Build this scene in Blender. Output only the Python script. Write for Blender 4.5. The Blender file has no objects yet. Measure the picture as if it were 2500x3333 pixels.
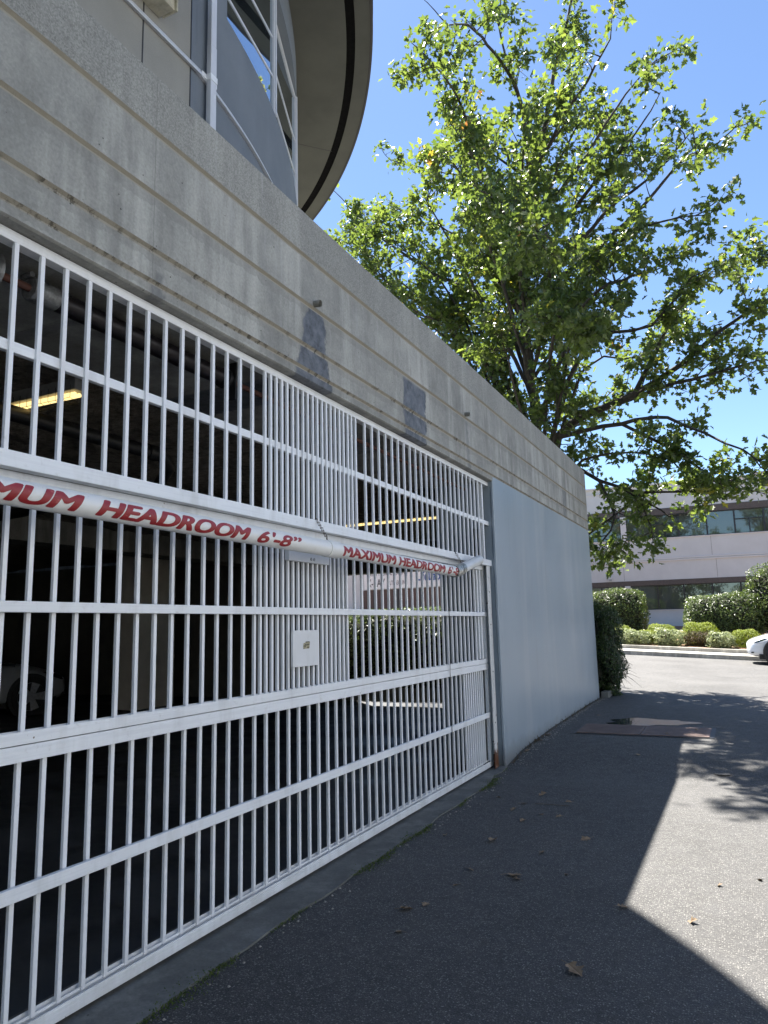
import bpy, bmesh, math, random
import numpy as np
from mathutils import Vector, Matrix
R_ = math.radians
S = bpy.context.scene
COL = S.collection

# ------------------------------------------------------------------ camera
RV = Vector((0.89961418, 0.43604015, -0.02373417))
UV = Vector((0.08864432, -0.12912675, 0.98765807))
FV = Vector((-0.42759386, 0.89061511, 0.15481674))
cam = bpy.data.cameras.new('camera')
cam.sensor_fit = 'VERTICAL'; cam.sensor_height = 36.0; cam.sensor_width = 27.0
cam.lens = 2387.6 / 3333 * 36
cam.clip_start = 0.05; cam.clip_end = 3000
co = bpy.data.objects.new('camera', cam); COL.objects.link(co)
M = Matrix((RV, UV, -FV)).transposed().to_4x4(); M.translation = (0, 0, 1.42)
co.matrix_world = M
S.camera = co

# ------------------------------------------------------------------ world, sun, exposure
SUNV = Vector((0.40, -0.385, -1.0)).normalized()          # the way the light travels
elev = math.asin(-SUNV.z)
W = bpy.data.worlds.new('World'); S.world = W; W.use_nodes = True
wn = W.node_tree.nodes; wl = W.node_tree.links
sky = wn.new('ShaderNodeTexSky'); sky.sky_type = 'NISHITA'; sky.sun_disc = False
sky.sun_elevation = elev
sky.sun_rotation = math.atan2(-SUNV.x, -SUNV.y)
sky.air_density = 1.0; sky.dust_density = 0.3; sky.ozone_density = 4.0; sky.altitude = 1200
wn['Background'].inputs['Strength'].default_value = 0.052
wl.new(sky.outputs[0], wn['Background'].inputs['Color'])
sl = bpy.data.lights.new('sun', 'SUN'); sl.energy = 5.0; sl.angle = R_(0.53); sl.color = (1.0, 0.95, 0.87)
so = bpy.data.objects.new('sun', sl); COL.objects.link(so)
so.rotation_euler = SUNV.to_track_quat('-Z', 'Y').to_euler(); so.location = (-20, 20, 50)
S.view_settings.view_transform = 'Standard'; S.view_settings.look = 'None'
S.view_settings.gamma = 1.0; S.view_settings.use_curve_mapping = False
S.view_settings.exposure = 2.24

# ------------------------------------------------------------------ helpers
def tag(o, label=None, cat=None, group=None, kind=None):
    if label: o['label'] = label
    if cat: o['category'] = cat
    if group: o['group'] = group
    if kind: o['kind'] = kind
    return o
def empty(name, loc, label, cat, group=None, rz=0):
    o = bpy.data.objects.new(name, None); COL.objects.link(o)
    o.location = loc; o.rotation_euler = (0, 0, rz); o.empty_display_size = 0.2
    return tag(o, label, cat, group)
def link(name, me, mat=None, parent=None):
    if mat: me.materials.append(mat)
    o = bpy.data.objects.new(name, me); COL.objects.link(o)
    if parent is not None:
        o.parent = parent
        o.matrix_parent_inverse = Matrix.Identity(4)
    return o
class MB:
    def __init__(s): s.v = []; s.f = []; s.sm = []
    def add(s, vs, fs, smooth=False):
        n = len(s.v); s.v += [tuple(a) for a in vs]
        for f in fs: s.f.append(tuple(i + n for i in f)); s.sm.append(smooth)
    def box(s, x0, x1, y0, y1, z0, z1):
        s.add([(x0,y0,z0),(x1,y0,z0),(x1,y1,z0),(x0,y1,z0),(x0,y0,z1),(x1,y0,z1),(x1,y1,z1),(x0,y1,z1)],
              [(0,3,2,1),(4,5,6,7),(0,1,5,4),(1,2,6,5),(2,3,7,6),(3,0,4,7)])
        return s
    def tube(s, pts, r, n=8, caps=True):
        pts = [Vector(p) for p in pts]; rs = r if isinstance(r, (list, tuple)) else [r] * len(pts)
        ref = Vector((0,0,1)); vs = []; prev = None
        for i, p in enumerate(pts):
            d = (pts[min(i+1, len(pts)-1)] - pts[max(i-1, 0)]).normalized()
            if prev is None: a = d.cross(ref if abs(d.z) < .9 else Vector((1,0,0))).normalized()
            else: a = (prev - d * prev.dot(d)).normalized()
            prev = a; b = d.cross(a)
            for k in range(n):
                t = 2*math.pi*k/n; vs.append(p + (a*math.cos(t) + b*math.sin(t)) * rs[i])
        fs = [(i*n+k, i*n+(k+1)%n, (i+1)*n+(k+1)%n, (i+1)*n+k) for i in range(len(pts)-1) for k in range(n)]
        s.add(vs, fs, True)
        if caps:
            s.add(vs[:n], [tuple(range(n))[::-1]]); s.add(vs[-n:], [tuple(range(n))])
        return s
    def prism(s, poly, y0, y1, caps=True):   # poly of (x,z), extruded along Y
        n = len(poly)
        s.add([(x,y0,z) for x,z in poly] + [(x,y1,z) for x,z in poly],
              [(i,(i+1)%n,(i+1)%n+n,i+n) for i in range(n)] + ([tuple(range(n))[::-1], tuple(range(n,2*n))] if caps else []))
        return s
    def mesh(s, name):
        me = bpy.data.meshes.new(name); me.from_pydata(s.v, [], s.f); me.update()
        me.polygons.foreach_set('use_smooth', s.sm)
        bm = bmesh.new(); bm.from_mesh(me); bmesh.ops.recalc_face_normals(bm, faces=bm.faces); bm.to_mesh(me); bm.free()
        return me
    def build(s, name, mat, parent=None, bevel=0):
        o = link(name, s.mesh(name), mat, parent)
        if bevel:
            m = o.modifiers.new('bevel', 'BEVEL'); m.width = bevel; m.segments = 2; m.limit_method = 'ANGLE'
        return o
def shell(parts, name, mat, parent=None, label=None, **k):
    return MB()
def at(px, py, Y):      # photo pixel (2500x3333) -> world point on the plane y = Y
    v = (px-1250)*RV - (py-1666.5)*UV + 2387.6*FV
    return Vector((0,0,1.42)) + v * (Y / v.y)
def sstep(a, b, x):
    t = max(0., min(1., (x-a)/(b-a))); return t*t*(3-2*t)
def gz(x, y):           # height of the asphalt
    ys = [-60, 7.3, 8.0, 9.4, 11.6, 14, 26, 60]; zs = [0, 0, .085, .135, .17, .18, .27, .35]
    z = float(np.interp(y, ys, zs))
    s = .055 * sstep(8.5, 17, y)
    return z - s * max(-35, min(45, x + 2.26))

# ------------------------------------------------------------------ node material helper
class Mat:
    def __init__(s, name, color=(.5,.5,.5), rough=.6, metal=0, spec=.5):
        s.m = bpy.data.materials.new(name); s.m.use_nodes = True; s.nt = s.m.node_tree
        s.b = s.nt.nodes['Principled BSDF']; s.b.inputs['Base Color'].default_value = (*color, 1)
        s.b.inputs['Roughness'].default_value = rough; s.b.inputs['Metallic'].default_value = metal
        s.b.inputs['Specular IOR Level'].default_value = spec
        s._c = None
    def n(s, t, **k):
        nd = s.nt.nodes.new('ShaderNode' + t)
        for a, v in k.items():
            if a.startswith('i_'):
                key = a[2:]; key = int(key) if key.isdigit() else key.replace('_', ' ')
                if hasattr(v, 'is_output') or isinstance(v, bpy.types.NodeSocket): s.nt.links.new(v, nd.inputs[key])
                else: nd.inputs[key].default_value = v
            else: setattr(nd, a, v)
        return nd
    def pos(s, scale=(1,1,1), obj=False):
        c = s.n('NewGeometry').outputs['Position'] if not obj else s.n('TexCoord').outputs['Object']
        return s.n('Mapping', i_Vector=c, i_Scale=scale).outputs[0]
    def noise(s, sc, detail=4, rough=.55, scale=(1,1,1), obj=False, dist=0):
        return s.n('TexNoise', i_Vector=s.pos(scale, obj), i_Scale=sc, i_Detail=detail, i_Roughness=rough, i_Distortion=dist).outputs[0]
    def voro(s, sc, out='Distance', scale=(1,1,1), feature='F1', obj=False):
        nd = s.n('TexVoronoi', i_Vector=s.pos(scale, obj), i_Scale=sc, feature=feature); return nd.outputs[out]
    def ramp(s, fac, a, b, c0=(0,0,0,1), c1=(1,1,1,1)):
        r = s.n('ValToRGB', i_Fac=fac); e = r.color_ramp.elements
        e[0].position = a; e[1].position = b
        e[0].color = c0 if len(c0) == 4 else (*c0,1); e[1].color = c1 if len(c1) == 4 else (*c1,1)
        return r.outputs[0]
    def mix(s, fac, a, b, mode='MIX'):
        nd = s.n('MixRGB', blend_type=mode)
        for k, v in ((0, fac), (1, a), (2, b)):
            if isinstance(v, bpy.types.NodeSocket): s.nt.links.new(v, nd.inputs[k])
            elif k == 0: nd.inputs[0].default_value = v
            else: nd.inputs[k].default_value = (*v, 1) if len(v) == 3 else v
        return nd.outputs[0]
    def math(s, op, a, b=0.0, c=0.0, clamp=False):
        nd = s.n('Math', operation=op, use_clamp=clamp)
        for k, v in enumerate((a, b, c)):
            if isinstance(v, bpy.types.NodeSocket): s.nt.links.new(v, nd.inputs[k])
            else: nd.inputs[k].default_value = v
        return nd.outputs[0]
    def xyz(s):
        if s._c is None: s._c = s.n('SeparateXYZ', i_Vector=s.n('NewGeometry').outputs['Position'])
        return s._c.outputs
    def col(s, v): s.nt.links.new(v, s.b.inputs['Base Color']); return s
    def rgh(s, v): s.nt.links.new(v, s.b.inputs['Roughness']); return s
    def bump(s, h, st=.3, d=.01, extra=None):
        b = s.n('Bump', i_Height=h, i_Strength=st, i_Distance=d)
        if extra is not None: s.nt.links.new(extra, b.inputs['Normal'])
        s.nt.links.new(b.outputs[0], s.b.inputs['Normal']); return b.outputs[0]

# ------------------------------------------------------------------ materials
def m_asphalt(name, base, speck, spec=.58):
    m = Mat(name, rough=.8, spec=spec)
    big = m.noise(.55, 4, .6); mid = m.noise(7, 4, .6); fine = m.noise(160, 2, .6)
    cell = m.n('TexVoronoi', i_Vector=m.pos(), i_Scale=105)
    rnd = m.n('SeparateColor', i_Color=cell.outputs['Color']).outputs[0]
    c = m.mix(m.ramp(big, .32, .68), [b*.70 for b in base], [b*1.32 for b in base])
    st_ = m.noise(1.7, 6, .75, dist=.6); c = m.mix(m.math('MULTIPLY', m.ramp(st_, .56, .68), .6), c, [b*.5 for b in base])
    c = m.mix(m.ramp(mid, .35, .7), m.mix(1, c, (.82,.82,.84), 'MULTIPLY'), c)
    stone = m.ramp(rnd, .42, .92, (0,0,0), (1,1,1))
    edge = m.ramp(cell.outputs['Distance'], .25, .55, (1,1,1), (0,0,0))
    c = m.mix(m.math('MULTIPLY', stone, edge), c, speck)
    pit = m.ramp(fine, .40, .58)
    c = m.mix(pit, m.mix(1, c, (.38,.38,.40), 'MULTIPLY'), c)
    cl = m.noise(22, 3, .7); st2 = m.noise(230, 2, .5)
    c = m.mix(m.math('MULTIPLY', m.ramp(st2, .56, .64), m.math('MULTIPLY', m.ramp(cl, .38, .6), .65)), c, [k*.95 for k in speck])
    rare = m.n('TexVoronoi', i_Vector=m.pos(), i_Scale=62)
    r2 = m.n('SeparateColor', i_Color=rare.outputs['Color']).outputs[1]
    f2 = m.math('MULTIPLY', m.ramp(r2, .86, .93), m.ramp(rare.outputs['Distance'], .14, .26, (1,1,1), (0,0,0)))
    c = m.mix(m.math('MULTIPLY', f2, .75), c, [s*1.25 for s in speck])
    m.col(c); m.rgh(m.ramp(mid, .2, .8, (.62,.62,.62), (.9,.9,.9)))
    h = m.math('ADD', m.math('MULTIPLY', edge, stone), fine)
    m.bump(h, .75, .006)
    return m.m
A_DRIVE = m_asphalt('asphalt_drive', (.058,.057,.056), (.255,.248,.23))
A_STREET = m_asphalt('asphalt_street', (.10,.098,.094), (.25,.24,.225), .42)

def m_concrete(name, base=(.30,.29,.265), beam=False, speck=.5, dark=.72):
    m = Mat(name, rough=.88, spec=.25)
    big = m.noise(1.3, 5, .6); mid = m.noise(6, 5, .65); fine = m.noise(70, 3, .7)
    streak = m.noise(5, 4, .6, scale=(1.0, 1.0, .12))
    c = m.mix(m.ramp(big, .3, .72), [b*.80 for b in base], [b*1.12 for b in base])
    c = m.mix(m.ramp(mid, .32, .66), m.mix(1, c, (.74,.75,.76), 'MULTIPLY'), c)
    c = m.mix(m.math('MULTIPLY', m.ramp(streak, .48, .66), .7), c, [b*1.4 for b in base])
    dk = m.noise(3.2, 4, .65, scale=(1.0, 1.0, .22))
    c = m.mix(m.math('MULTIPLY', m.ramp(dk, .54, .68), .55), c, [b*.5 for b in base])
    c = m.mix(m.ramp(fine, .25, .75), m.mix(1, c, (.80,.80,.80), 'MULTIPLY'), m.mix(1, c, (1.12,1.12,1.1), 'MULTIPLY'))
    hole = m.n('TexVoronoi', i_Vector=m.pos(), i_Scale=13)
    rnd = m.n('SeparateColor', i_Color=hole.outputs['Color']).outputs[0]
    f = m.math('MULTIPLY', m.ramp(hole.outputs['Distance'], .03, .065, (1,1,1), (0,0,0)), m.ramp(rnd, .45, .5))
    hole2 = m.n('TexVoronoi', i_Vector=m.pos((1,1,.7)), i_Scale=34)
    rnd2 = m.n('SeparateColor', i_Color=hole2.outputs['Color']).outputs[0]
    f_b = m.math('MULTIPLY', m.ramp(hole2.outputs['Distance'], .07, .12, (1,1,1), (0,0,0)), m.ramp(rnd2, .72, .75))
    f = m.math('MAXIMUM', f, m.math('MULTIPLY', f_b, .7))
    c = m.mix(f, c, (.055,.052,.048))
    rough = None
    if beam:
        x, y, z = m.xyz()
        # coarse exposed aggregate on the top band
        top = m.math('GREATER_THAN', z, 3.735)
        agg = m.n('TexVoronoi', i_Vector=m.pos(), i_Scale=150)
        ar = m.n('SeparateColor', i_Color=agg.outputs['Color']).outputs[0]
        ac = m.ramp(ar, .0, 1.0, [b*.55 for b in base], [b*1.3 for b in base])
        c = m.mix(m.math('MULTIPLY', top, .5), c, ac)
        c = m.mix(m.math('MULTIPLY', top, .8), c, m.mix(1, c, (.84,.84,.83), 'MULTIPLY'))
        for yj in (.35, 2.36, 4.62, 7.18, 9.45, 11.6):
            jd = m.math('ABSOLUTE', m.math('SUBTRACT', m.math('ADD', y, m.math('MULTIPLY', m.noise(14, 3, .6), .012)), yj))
            c = m.mix(m.math('MULTIPLY', m.math('LESS_THAN', jd, .0028), .38), c, [b*.35 for b in base])
        ce = m.n('TexVoronoi', i_Vector=m.n('MixRGB', i_0=.10, i_1=m.pos((1,1,.45)), i_2=m.n('TexNoise', i_Vector=m.pos(), i_Scale=3.0, i_Detail=4).outputs['Color']).outputs[0], i_Scale=1.1, feature='DISTANCE_TO_EDGE').outputs['Distance']
        ck = m.math('MULTIPLY', m.math('LESS_THAN', ce, .0022), m.ramp(m.noise(1.1, 2, .5), .52, .6))
        c = m.mix(m.math('MULTIPLY', ck, .12), c, [b*.3 for b in base])
        # damp tide under each groove
        nz = m.noise(9, 4, .7, scale=(1,1,.35))
        for zg, w in ((3.40, .07), (3.12, .05), (2.965, .04), (2.92, .05)):
            d = m.math('SUBTRACT', zg, z)
            band = m.math('MULTIPLY', m.math('GREATER_THAN', d, -.002), m.math('LESS_THAN', m.math('SUBTRACT', d, m.math('MULTIPLY', nz, w*1.6)), 0.0))
            c = m.mix(m.math('MULTIPLY', band, .28), c, [b*.5 for b in base])
        # pale lime streaks
        lime = m.noise(2.2, 3, .7, scale=(1, 1, .3)); l2 = m.noise(16, 4, .7, scale=(1, 1, .1))
        c = m.mix(m.math('MULTIPLY', m.math('MULTIPLY', m.ramp(lime, .55, .7), m.ramp(l2, .5, .66)), .55), c, (.46,.46,.45))
        # damp patches under the outlets: real stains with their own outline
        wob = m.math('MULTIPLY', m.math('SUBTRACT', m.noise(6, 4, .7), .5), .16)
        yy = m.math('ADD', y, wob)
        masks = None
        for (c0, h0, c1, h1, ztop) in ((3.765,.10,3.755,.235,3.425), (5.35,.24,5.34,.235,3.392), (6.60,.05,6.65,.05,3.39), (10.98,.13,10.95,.12,3.40), (2.40, .02, 2.40, .05, 3.05)):
            t = m.math('DIVIDE', m.math('SUBTRACT', 3.42, z), .52)
            cc = m.math('ADD', c0, m.math('MULTIPLY', t, c1-c0)); hh = m.math('ADD', h0, m.math('MULTIPLY', t, h1-h0))
            dd = m.math('SUBTRACT', hh, m.math('ABSOLUTE', m.math('SUBTRACT', yy, cc)))
            k = m.math('MULTIPLY', m.math('DIVIDE', dd, .022, clamp=True), m.math('DIVIDE', m.math('SUBTRACT', ztop, z), .02, clamp=True))
            if c0 in (6.60, 10.98, 2.40): k = m.math('MULTIPLY', k, .45)
            masks = k if masks is None else m.math('MAXIMUM', masks, k)
        wet = m.mix(m.ramp(m.noise(12, 5, .75), .35, .65), (.05,.055,.066), (.16,.17,.19))
        wet = m.mix(f, wet, (.012,.012,.014))
        c = m.mix(m.math('MULTIPLY', masks, .93), c, wet)
        m.rgh(m.math('SUBTRACT', .88, m.math('MULTIPLY', masks, .35)))
    m.col(c)
    h = m.math('SUBTRACT', m.math('ADD', m.math('MULTIPLY', fine, .5), m.math('MULTIPLY', mid, .6)), f)
    m.bump(h, .5, .006)
    return m.m
CONC = m_concrete('board_concrete', (.375,.372,.345), beam=True)
CONC_PLAIN = m_concrete('plain_concrete', (.27,.26,.23))
CONC_KERB = m_concrete('kerb_concrete', (.42,.40,.36))
def m_groove():
    m = Mat('groove_dirt', rough=.9); a = m.noise(26, 4, .7, scale=(1,1,.4)); b = m.noise(4, 3, .6)
    c = m.mix(m.ramp(a, .40, .50), (.11,.10,.08), (.31,.285,.235)); z = m.xyz()[2]; low = m.math('MULTIPLY', m.math('LESS_THAN', z, 3.2), m.ramp(b, .42, .55)); c = m.mix(low, (.33,.305,.25), c)
    m.col(c); m.bump(a, .6, .01); return m.m
GROOVE = m_groove()
def m_wallpaint():
    m = Mat('grey_wall_paint', rough=.35, spec=.6)
    x, y, z = m.xyz()
    w = m.noise(1.2, 4, .6); st = m.noise(3.0, 3, .55, scale=(1,1,.10)); fi = m.noise(45, 3, .6)
    c = m.mix(m.ramp(w, .3, .7), (.265,.32,.37), (.32,.375,.42))
    c = m.mix(m.math('MULTIPLY', m.ramp(st, .48, .68), .5), c, (.40,.43,.45)); dr = m.noise(9, 4, .7, scale=(1,1,.05)); c = m.mix(m.math('MULTIPLY', m.ramp(dr, .60, .72), .35), c, (.19,.21,.22))
    dirt = m.math('MULTIPLY', m.math('SUBTRACT', 1.0, m.math('DIVIDE', m.math('SUBTRACT', z, .02), m.math('ADD', .06, m.math('MULTIPLY', m.noise(8, 4, .7), .32))), clamp=True), .8)
    c = m.mix(dirt, c, (.13,.125,.11))
    pk = m.n('TexVoronoi', i_Vector=m.pos(), i_Scale=3.2)
    c = m.mix(m.math('MULTIPLY', m.ramp(pk.outputs['Distance'], .02, .035, (1,1,1), (0,0,0)), .6), c, (.12,.12,.12))
    m.col(c); b1 = m.bump(fi, .18, .004); b = m.noise(2.0, 3, .5, scale=(1,1,.15))
    m.bump(b, .35, .05, extra=b1); m.rgh(m.ramp(w, .2, .8, (.30,.30,.30), (.46,.46,.46)))
    return m.m
WALLP = m_wallpaint()
def m_stucco(name, a, b):
    m = Mat(name, rough=.85, spec=.3); w = m.noise(2.2, 5, .6); f = m.noise(220, 3, .7)
    c = m.mix(m.ramp(w, .3, .7), a, b); c = m.mix(m.ramp(f, .3, .7), m.mix(1, c, (.86,.86,.87), 'MULTIPLY'), c)
    st = m.noise(4, 3, .6, scale=(1,1,.1)); c = m.mix(m.math('MULTIPLY', m.ramp(st, .5, .75), .3), c, [k*1.25 for k in a])
    m.col(c); m.bump(f, .5, .003); return m.m
STUC_BLUE = m_stucco('blue_grey_stucco', (.155,.18,.21), (.20,.225,.25))
STUC_BEIGE = m_stucco('warm_grey_stucco', (.27,.265,.235), (.33,.32,.285))
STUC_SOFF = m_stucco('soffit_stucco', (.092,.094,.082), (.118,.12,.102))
def m_white(name, base=(.85,.87,.89), rust=0.0, rough=.38, brush=True):
    m = Mat(name, rough=rough, spec=.5)
    w = m.noise(2.5, 4, .6); g = m.noise(26, 4, .7); l = m.noise(40, 3, .6, scale=(1, .05, 2.2))
    c = m.mix(m.ramp(w, .3, .7), [k*.93 for k in base], base)
    c = m.mix(m.math('MULTIPLY', m.ramp(g, .60, .74), .28), c, (.42,.40,.36))
    if brush: c = m.mix(m.math('MULTIPLY', m.ramp(l, .42, .5, (1,1,1), (0,0,0)), .12), c, (.48,.50,.54))
    x_, y_, z_ = m.xyz(); gr = m.noise(5, 4, .7, scale=(1,1,.25))
    lowz = m.math('DIVIDE', m.math('SUBTRACT', .22, z_), .22, clamp=True)
    c = m.mix(m.math('MULTIPLY', m.ramp(m.math('ADD', gr, m.math('MULTIPLY', lowz, .22)), .52, .78), .38), c, (.36,.35,.32))
    chip = m.n('TexVoronoi', i_Vector=m.pos(), i_Scale=11); cr = m.n('SeparateColor', i_Color=chip.outputs['Color']).outputs[0]
    c = m.mix(m.math('MULTIPLY', m.ramp(chip.outputs['Distance'], .03, .05, (1,1,1), (0,0,0)), m.ramp(cr, .8, .82)), c, (.16,.12,.09))
    if rust:
        x, y, z = m.xyz(); n2 = m.noise(16, 4, .7); t = m.math('DIVIDE', m.math('SUBTRACT', .34, z), .34, clamp=True)
        k = m.math('MULTIPLY', m.ramp(m.math('ADD', n2, m.math('MULTIPLY', t, .35)), .62, .70), rust)
        c = m.mix(k, c, m.mix(n2, (.20,.07,.02), (.06,.03,.02)))
    m.col(c); m.bump(l if brush else g, .12, .002); return m.m
WHITE = m_white('white_gate_paint')
WHITE_BAR = m_white('white_bar_paint', (.86,.875,.90), brush=False)
WHITE_POST = m_white('rusty_white_paint', (.70,.70,.68), rust=1.0)
WHITE_DOWN = m_white('white_trim_metal', (.62,.64,.68), brush=False)
def m_pipe():
    m = Mat('white_pvc', rough=.34, spec=.5)
    g = m.noise(8, 5, .7); s = m.noise(70, 3, .7); st = m.noise(2.5, 3, .6)
    c = m.mix(m.math('MULTIPLY', m.ramp(g, .5, .75), .35), (.80,.80,.78), (.58,.55,.47))
    c = m.mix(m.math('MULTIPLY', m.ramp(s, .64, .72), .35), c, (.35,.33,.29)); m.col(c); m.bump(s, .1, .001); return m.m
PVC = m_pipe()
def m_tape():
    m = Mat('torn_silver_tape', rough=.3, metal=.55); w = m.noise(16, 4, .7, dist=1.2)
    m.col(m.mix(m.ramp(w, .42, .56), (.12,.11,.09), (.62,.61,.57))); m.bump(w, .8, .006); return m.m
TAPE = m_tape()
def m_red():
    m = Mat('red_vinyl', rough=.42); n = m.noise(40, 3, .7, scale=(1,.3,1)); m.col(m.mix(m.ramp(n, .62, .7), (.30,.018,.022), (.42,.10,.09))); return m.m
RED = m_red()
def simple(name, col, rough=.6, metal=0, n=20, amt=.25, spec=.5, bump=.1):
    m = Mat(name, rough=rough, metal=metal, spec=spec); w = m.noise(n, 4, .65, obj=True)
    m.col(m.mix(m.ramp(w, .3, .7), [k*(1-amt) for k in col], [min(1, k*(1+amt)) for k in col])); m.bump(w, bump, .004); return m.m
DARKM = simple('dark_metal', (.025,.025,.028), .5, .4)
BLACK = simple('black_plastic', (.012,.012,.012), .45)
STEEL = simple('galvanised_steel', (.36,.37,.38), .38, .85, 30, .35)
SPRINGM = simple('oiled_spring', (.028,.024,.026), .35, .3)
RUSTP = simple('rusty_shaft', (.10,.04,.028), .7, 0)
ZINC = simple('weathered_zinc', (.20,.205,.205), .45, .3, 30, .5)
BAND = simple('brown_band', (.085,.068,.06), .6)
FARW = simple('lavender_wall_paint', (.55,.55,.545), .8, 0, 1.2, .06, bump=.02)
FARW2 = simple('pale_trim_paint', (.60,.58,.57), .8, 0, 2, .06, bump=.02)
MFRAME = simple('black_window_frame', (.02,.02,.022), .4)
SIGNW = simple('white_sign_panel', (.72,.70,.68), .5, 0, 3, .05)
BRICKD = simple('dark_brick', (.10,.065,.055), .85, 0, 30, .35)
TEXTD = simple('black_lettering', (.03,.028,.03), .5)
TEXTB = simple('blue_lettering', (.03,.07,.22), .5)
COVERM = simple('red_brown_cover', (.165,.115,.10), .65, .15, 9, .25)
MULCH = simple('bark_mulch', (.22,.135,.085), .95, 0, 25, .6, bump=.8)
SOIL = simple('dark_soil', (.07,.05,.035), .95, 0, 20, .5, bump=.8)
BARK = simple('oak_bark', (.05,.043,.036), .9, 0, 14, .45, bump=.7)
BARKL = simple('twig_bark', (.10,.085,.07), .85, 0, 14, .3)
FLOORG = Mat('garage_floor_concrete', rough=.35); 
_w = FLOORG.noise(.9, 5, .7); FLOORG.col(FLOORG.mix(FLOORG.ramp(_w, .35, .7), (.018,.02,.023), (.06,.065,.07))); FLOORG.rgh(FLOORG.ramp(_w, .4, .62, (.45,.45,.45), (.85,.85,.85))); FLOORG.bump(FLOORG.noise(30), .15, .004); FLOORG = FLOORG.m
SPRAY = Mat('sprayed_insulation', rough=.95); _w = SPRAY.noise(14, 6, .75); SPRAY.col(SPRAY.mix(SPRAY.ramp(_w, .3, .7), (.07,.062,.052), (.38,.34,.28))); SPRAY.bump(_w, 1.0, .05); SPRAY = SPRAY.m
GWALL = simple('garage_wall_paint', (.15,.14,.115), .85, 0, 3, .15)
def m_glass(name, dark=(.02,.025,.03), refl=.5, tint=(.8,.88,.95)):
    m = Mat(name, color=dark, rough=.06); g = m.n('BsdfGlossy', i_Color=(*tint, 1), i_Roughness=.012)
    wv = m.noise(.7, 2, .4); b = m.n('Bump', i_Height=wv, i_Strength=.05, i_Distance=.05); m.nt.links.new(b.outputs[0], g.inputs['Normal'])
    mx = m.n('MixShader', i_Fac=refl); out = m.nt.nodes['Material Output']
    m.nt.links.new(m.b.outputs[0], mx.inputs[1]); m.nt.links.new(g.outputs[0], mx.inputs[2]); m.nt.links.new(mx.outputs[0], out.inputs[0])
    return m.m
GLASS_DRUM = m_glass('coated_window_glass', (.03,.04,.045), .62)
GLASS_FAR = m_glass('far_window_glass', (.052,.06,.052), .12, (.75,.85,.78))
GLASS_CAR = m_glass('car_glass', (.01,.012,.014), .25)
def m_emit(name, col, st):
    m = Mat(name, color=col); m.b.inputs['Emission Color'].default_value = (*col, 1); m.b.inputs['Emission Strength'].default_value = st; return m.m
TUBE = m_emit('fluorescent_tube', (1, .76, .32), .32)
def m_leaf(name, lo, hi, tr, trans=.42, rough=.36, gloss=.5):
    m = Mat(name, rough=rough, spec=gloss)
    a = m.n('Attribute', attribute_name='lf').outputs['Fac']
    r = m.n('ValToRGB', i_Fac=a); e = r.color_ramp.elements
    e[0].position = 0; e[0].color = (*lo, 1); e[1].position = .93; e[1].color = (*hi, 1)
    e2 = e.new(.97); e2.color = (.30,.25,.04,1); e3 = e.new(1.0); e3.color = (.26,.10,.05,1)
    m.col(r.outputs[0])
    t = m.n('BsdfTranslucent'); tc = m.mix(1.0, r.outputs[0], tr, 'MULTIPLY'); m.nt.links.new(tc, t.inputs[0])
    mx = m.n('MixShader', i_Fac=trans); out = m.nt.nodes['Material Output']
    m.nt.links.new(m.b.outputs[0], mx.inputs[1]); m.nt.links.new(t.outputs[0], mx.inputs[2]); m.nt.links.new(mx.outputs[0], out.inputs[0])
    return m.m
LEAF_OAK = m_leaf('oak_leaf', (.026,.048,.014), (.084,.116,.033), (3.4,3.2,1.7), .40)
LEAF_HEDGE = m_leaf('laurel_leaf', (.028,.05,.012), (.10,.135,.04), (2.5,2.5,1.5), .25)
LEAF_DARK = m_leaf('dark_shrub_leaf', (.018,.035,.010), (.045,.075,.018), (2.5,2.5,1.5), .2)
LEAF_YEL = m_leaf('golden_conifer_leaf', (.12,.17,.012), (.26,.30,.03), (1.6,1.6,1.2), .25, .6)
LEAF_SILV = m_leaf('silvery_leaf', (.16,.19,.09), (.34,.38,.22), (1.6,1.6,1.2), .25, .45)
LEAF_BRN = m_leaf('brown_green_leaf', (.035,.035,.012), (.12,.08,.03), (1.8,1.6,1.2), .2, .6)
MOSS = m_leaf('moss_blade', (.03,.06,.008), (.09,.12,.02), (2,2,1.4), .25, .7)
DRYLEAF = simple('dry_leaf', (.20,.14,.085), .75, 0, 20, .35)
CARW = Mat('white_car_paint', (.80,.82,.84), .12); CARW.b.inputs['Coat Weight'].default_value = 1.0
CARW.col(CARW.mix(CARW.noise(2), (.78,.80,.82), (.84,.85,.87))); CARW = CARW.m
TYRE = simple('tyre_rubber', (.018,.018,.018), .8); RIMM = simple('alloy_rim', (.55,.56,.58), .3, .7)

# ------------------------------------------------------------------ ground sheets
def sheet(name, xs, ys, mat, dz=0, zf=gz, kind='structure'):
    v = [(x, y, zf(x, y) + dz) for y in ys for x in xs]; n = len(xs)
    f = [(j*n+i, j*n+i+1, (j+1)*n+i+1, (j+1)*n+i) for j in range(len(ys)-1) for i in range(n-1)]
    me = bpy.data.meshes.new(name); me.from_pydata(v, [], f); me.update()
    me.polygons.foreach_set('use_smooth', [True]*len(f))
    return tag(link(name, me, mat), kind=kind)
lin = lambda a, b, n: [a + (b-a)*i/n for i in range(n+1)]
GROUND = simple('distant_ground', (.10,.11,.07), .95, 0, .1, .3)
g = MB(); g.add([(-1500,-1500,-3.4),(1500,-1500,-3.4),(1500,1500,-3.4),(-1500,1500,-3.4)], [(0,1,2,3)])
tag(g.build('ground', GROUND), kind='structure')
sheet('driveway', [-2.62] + lin(-2.18, 40, 40), lin(-40, 6, 6) + lin(6.25, 14.0, 32)[0:], A_DRIVE)
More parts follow.
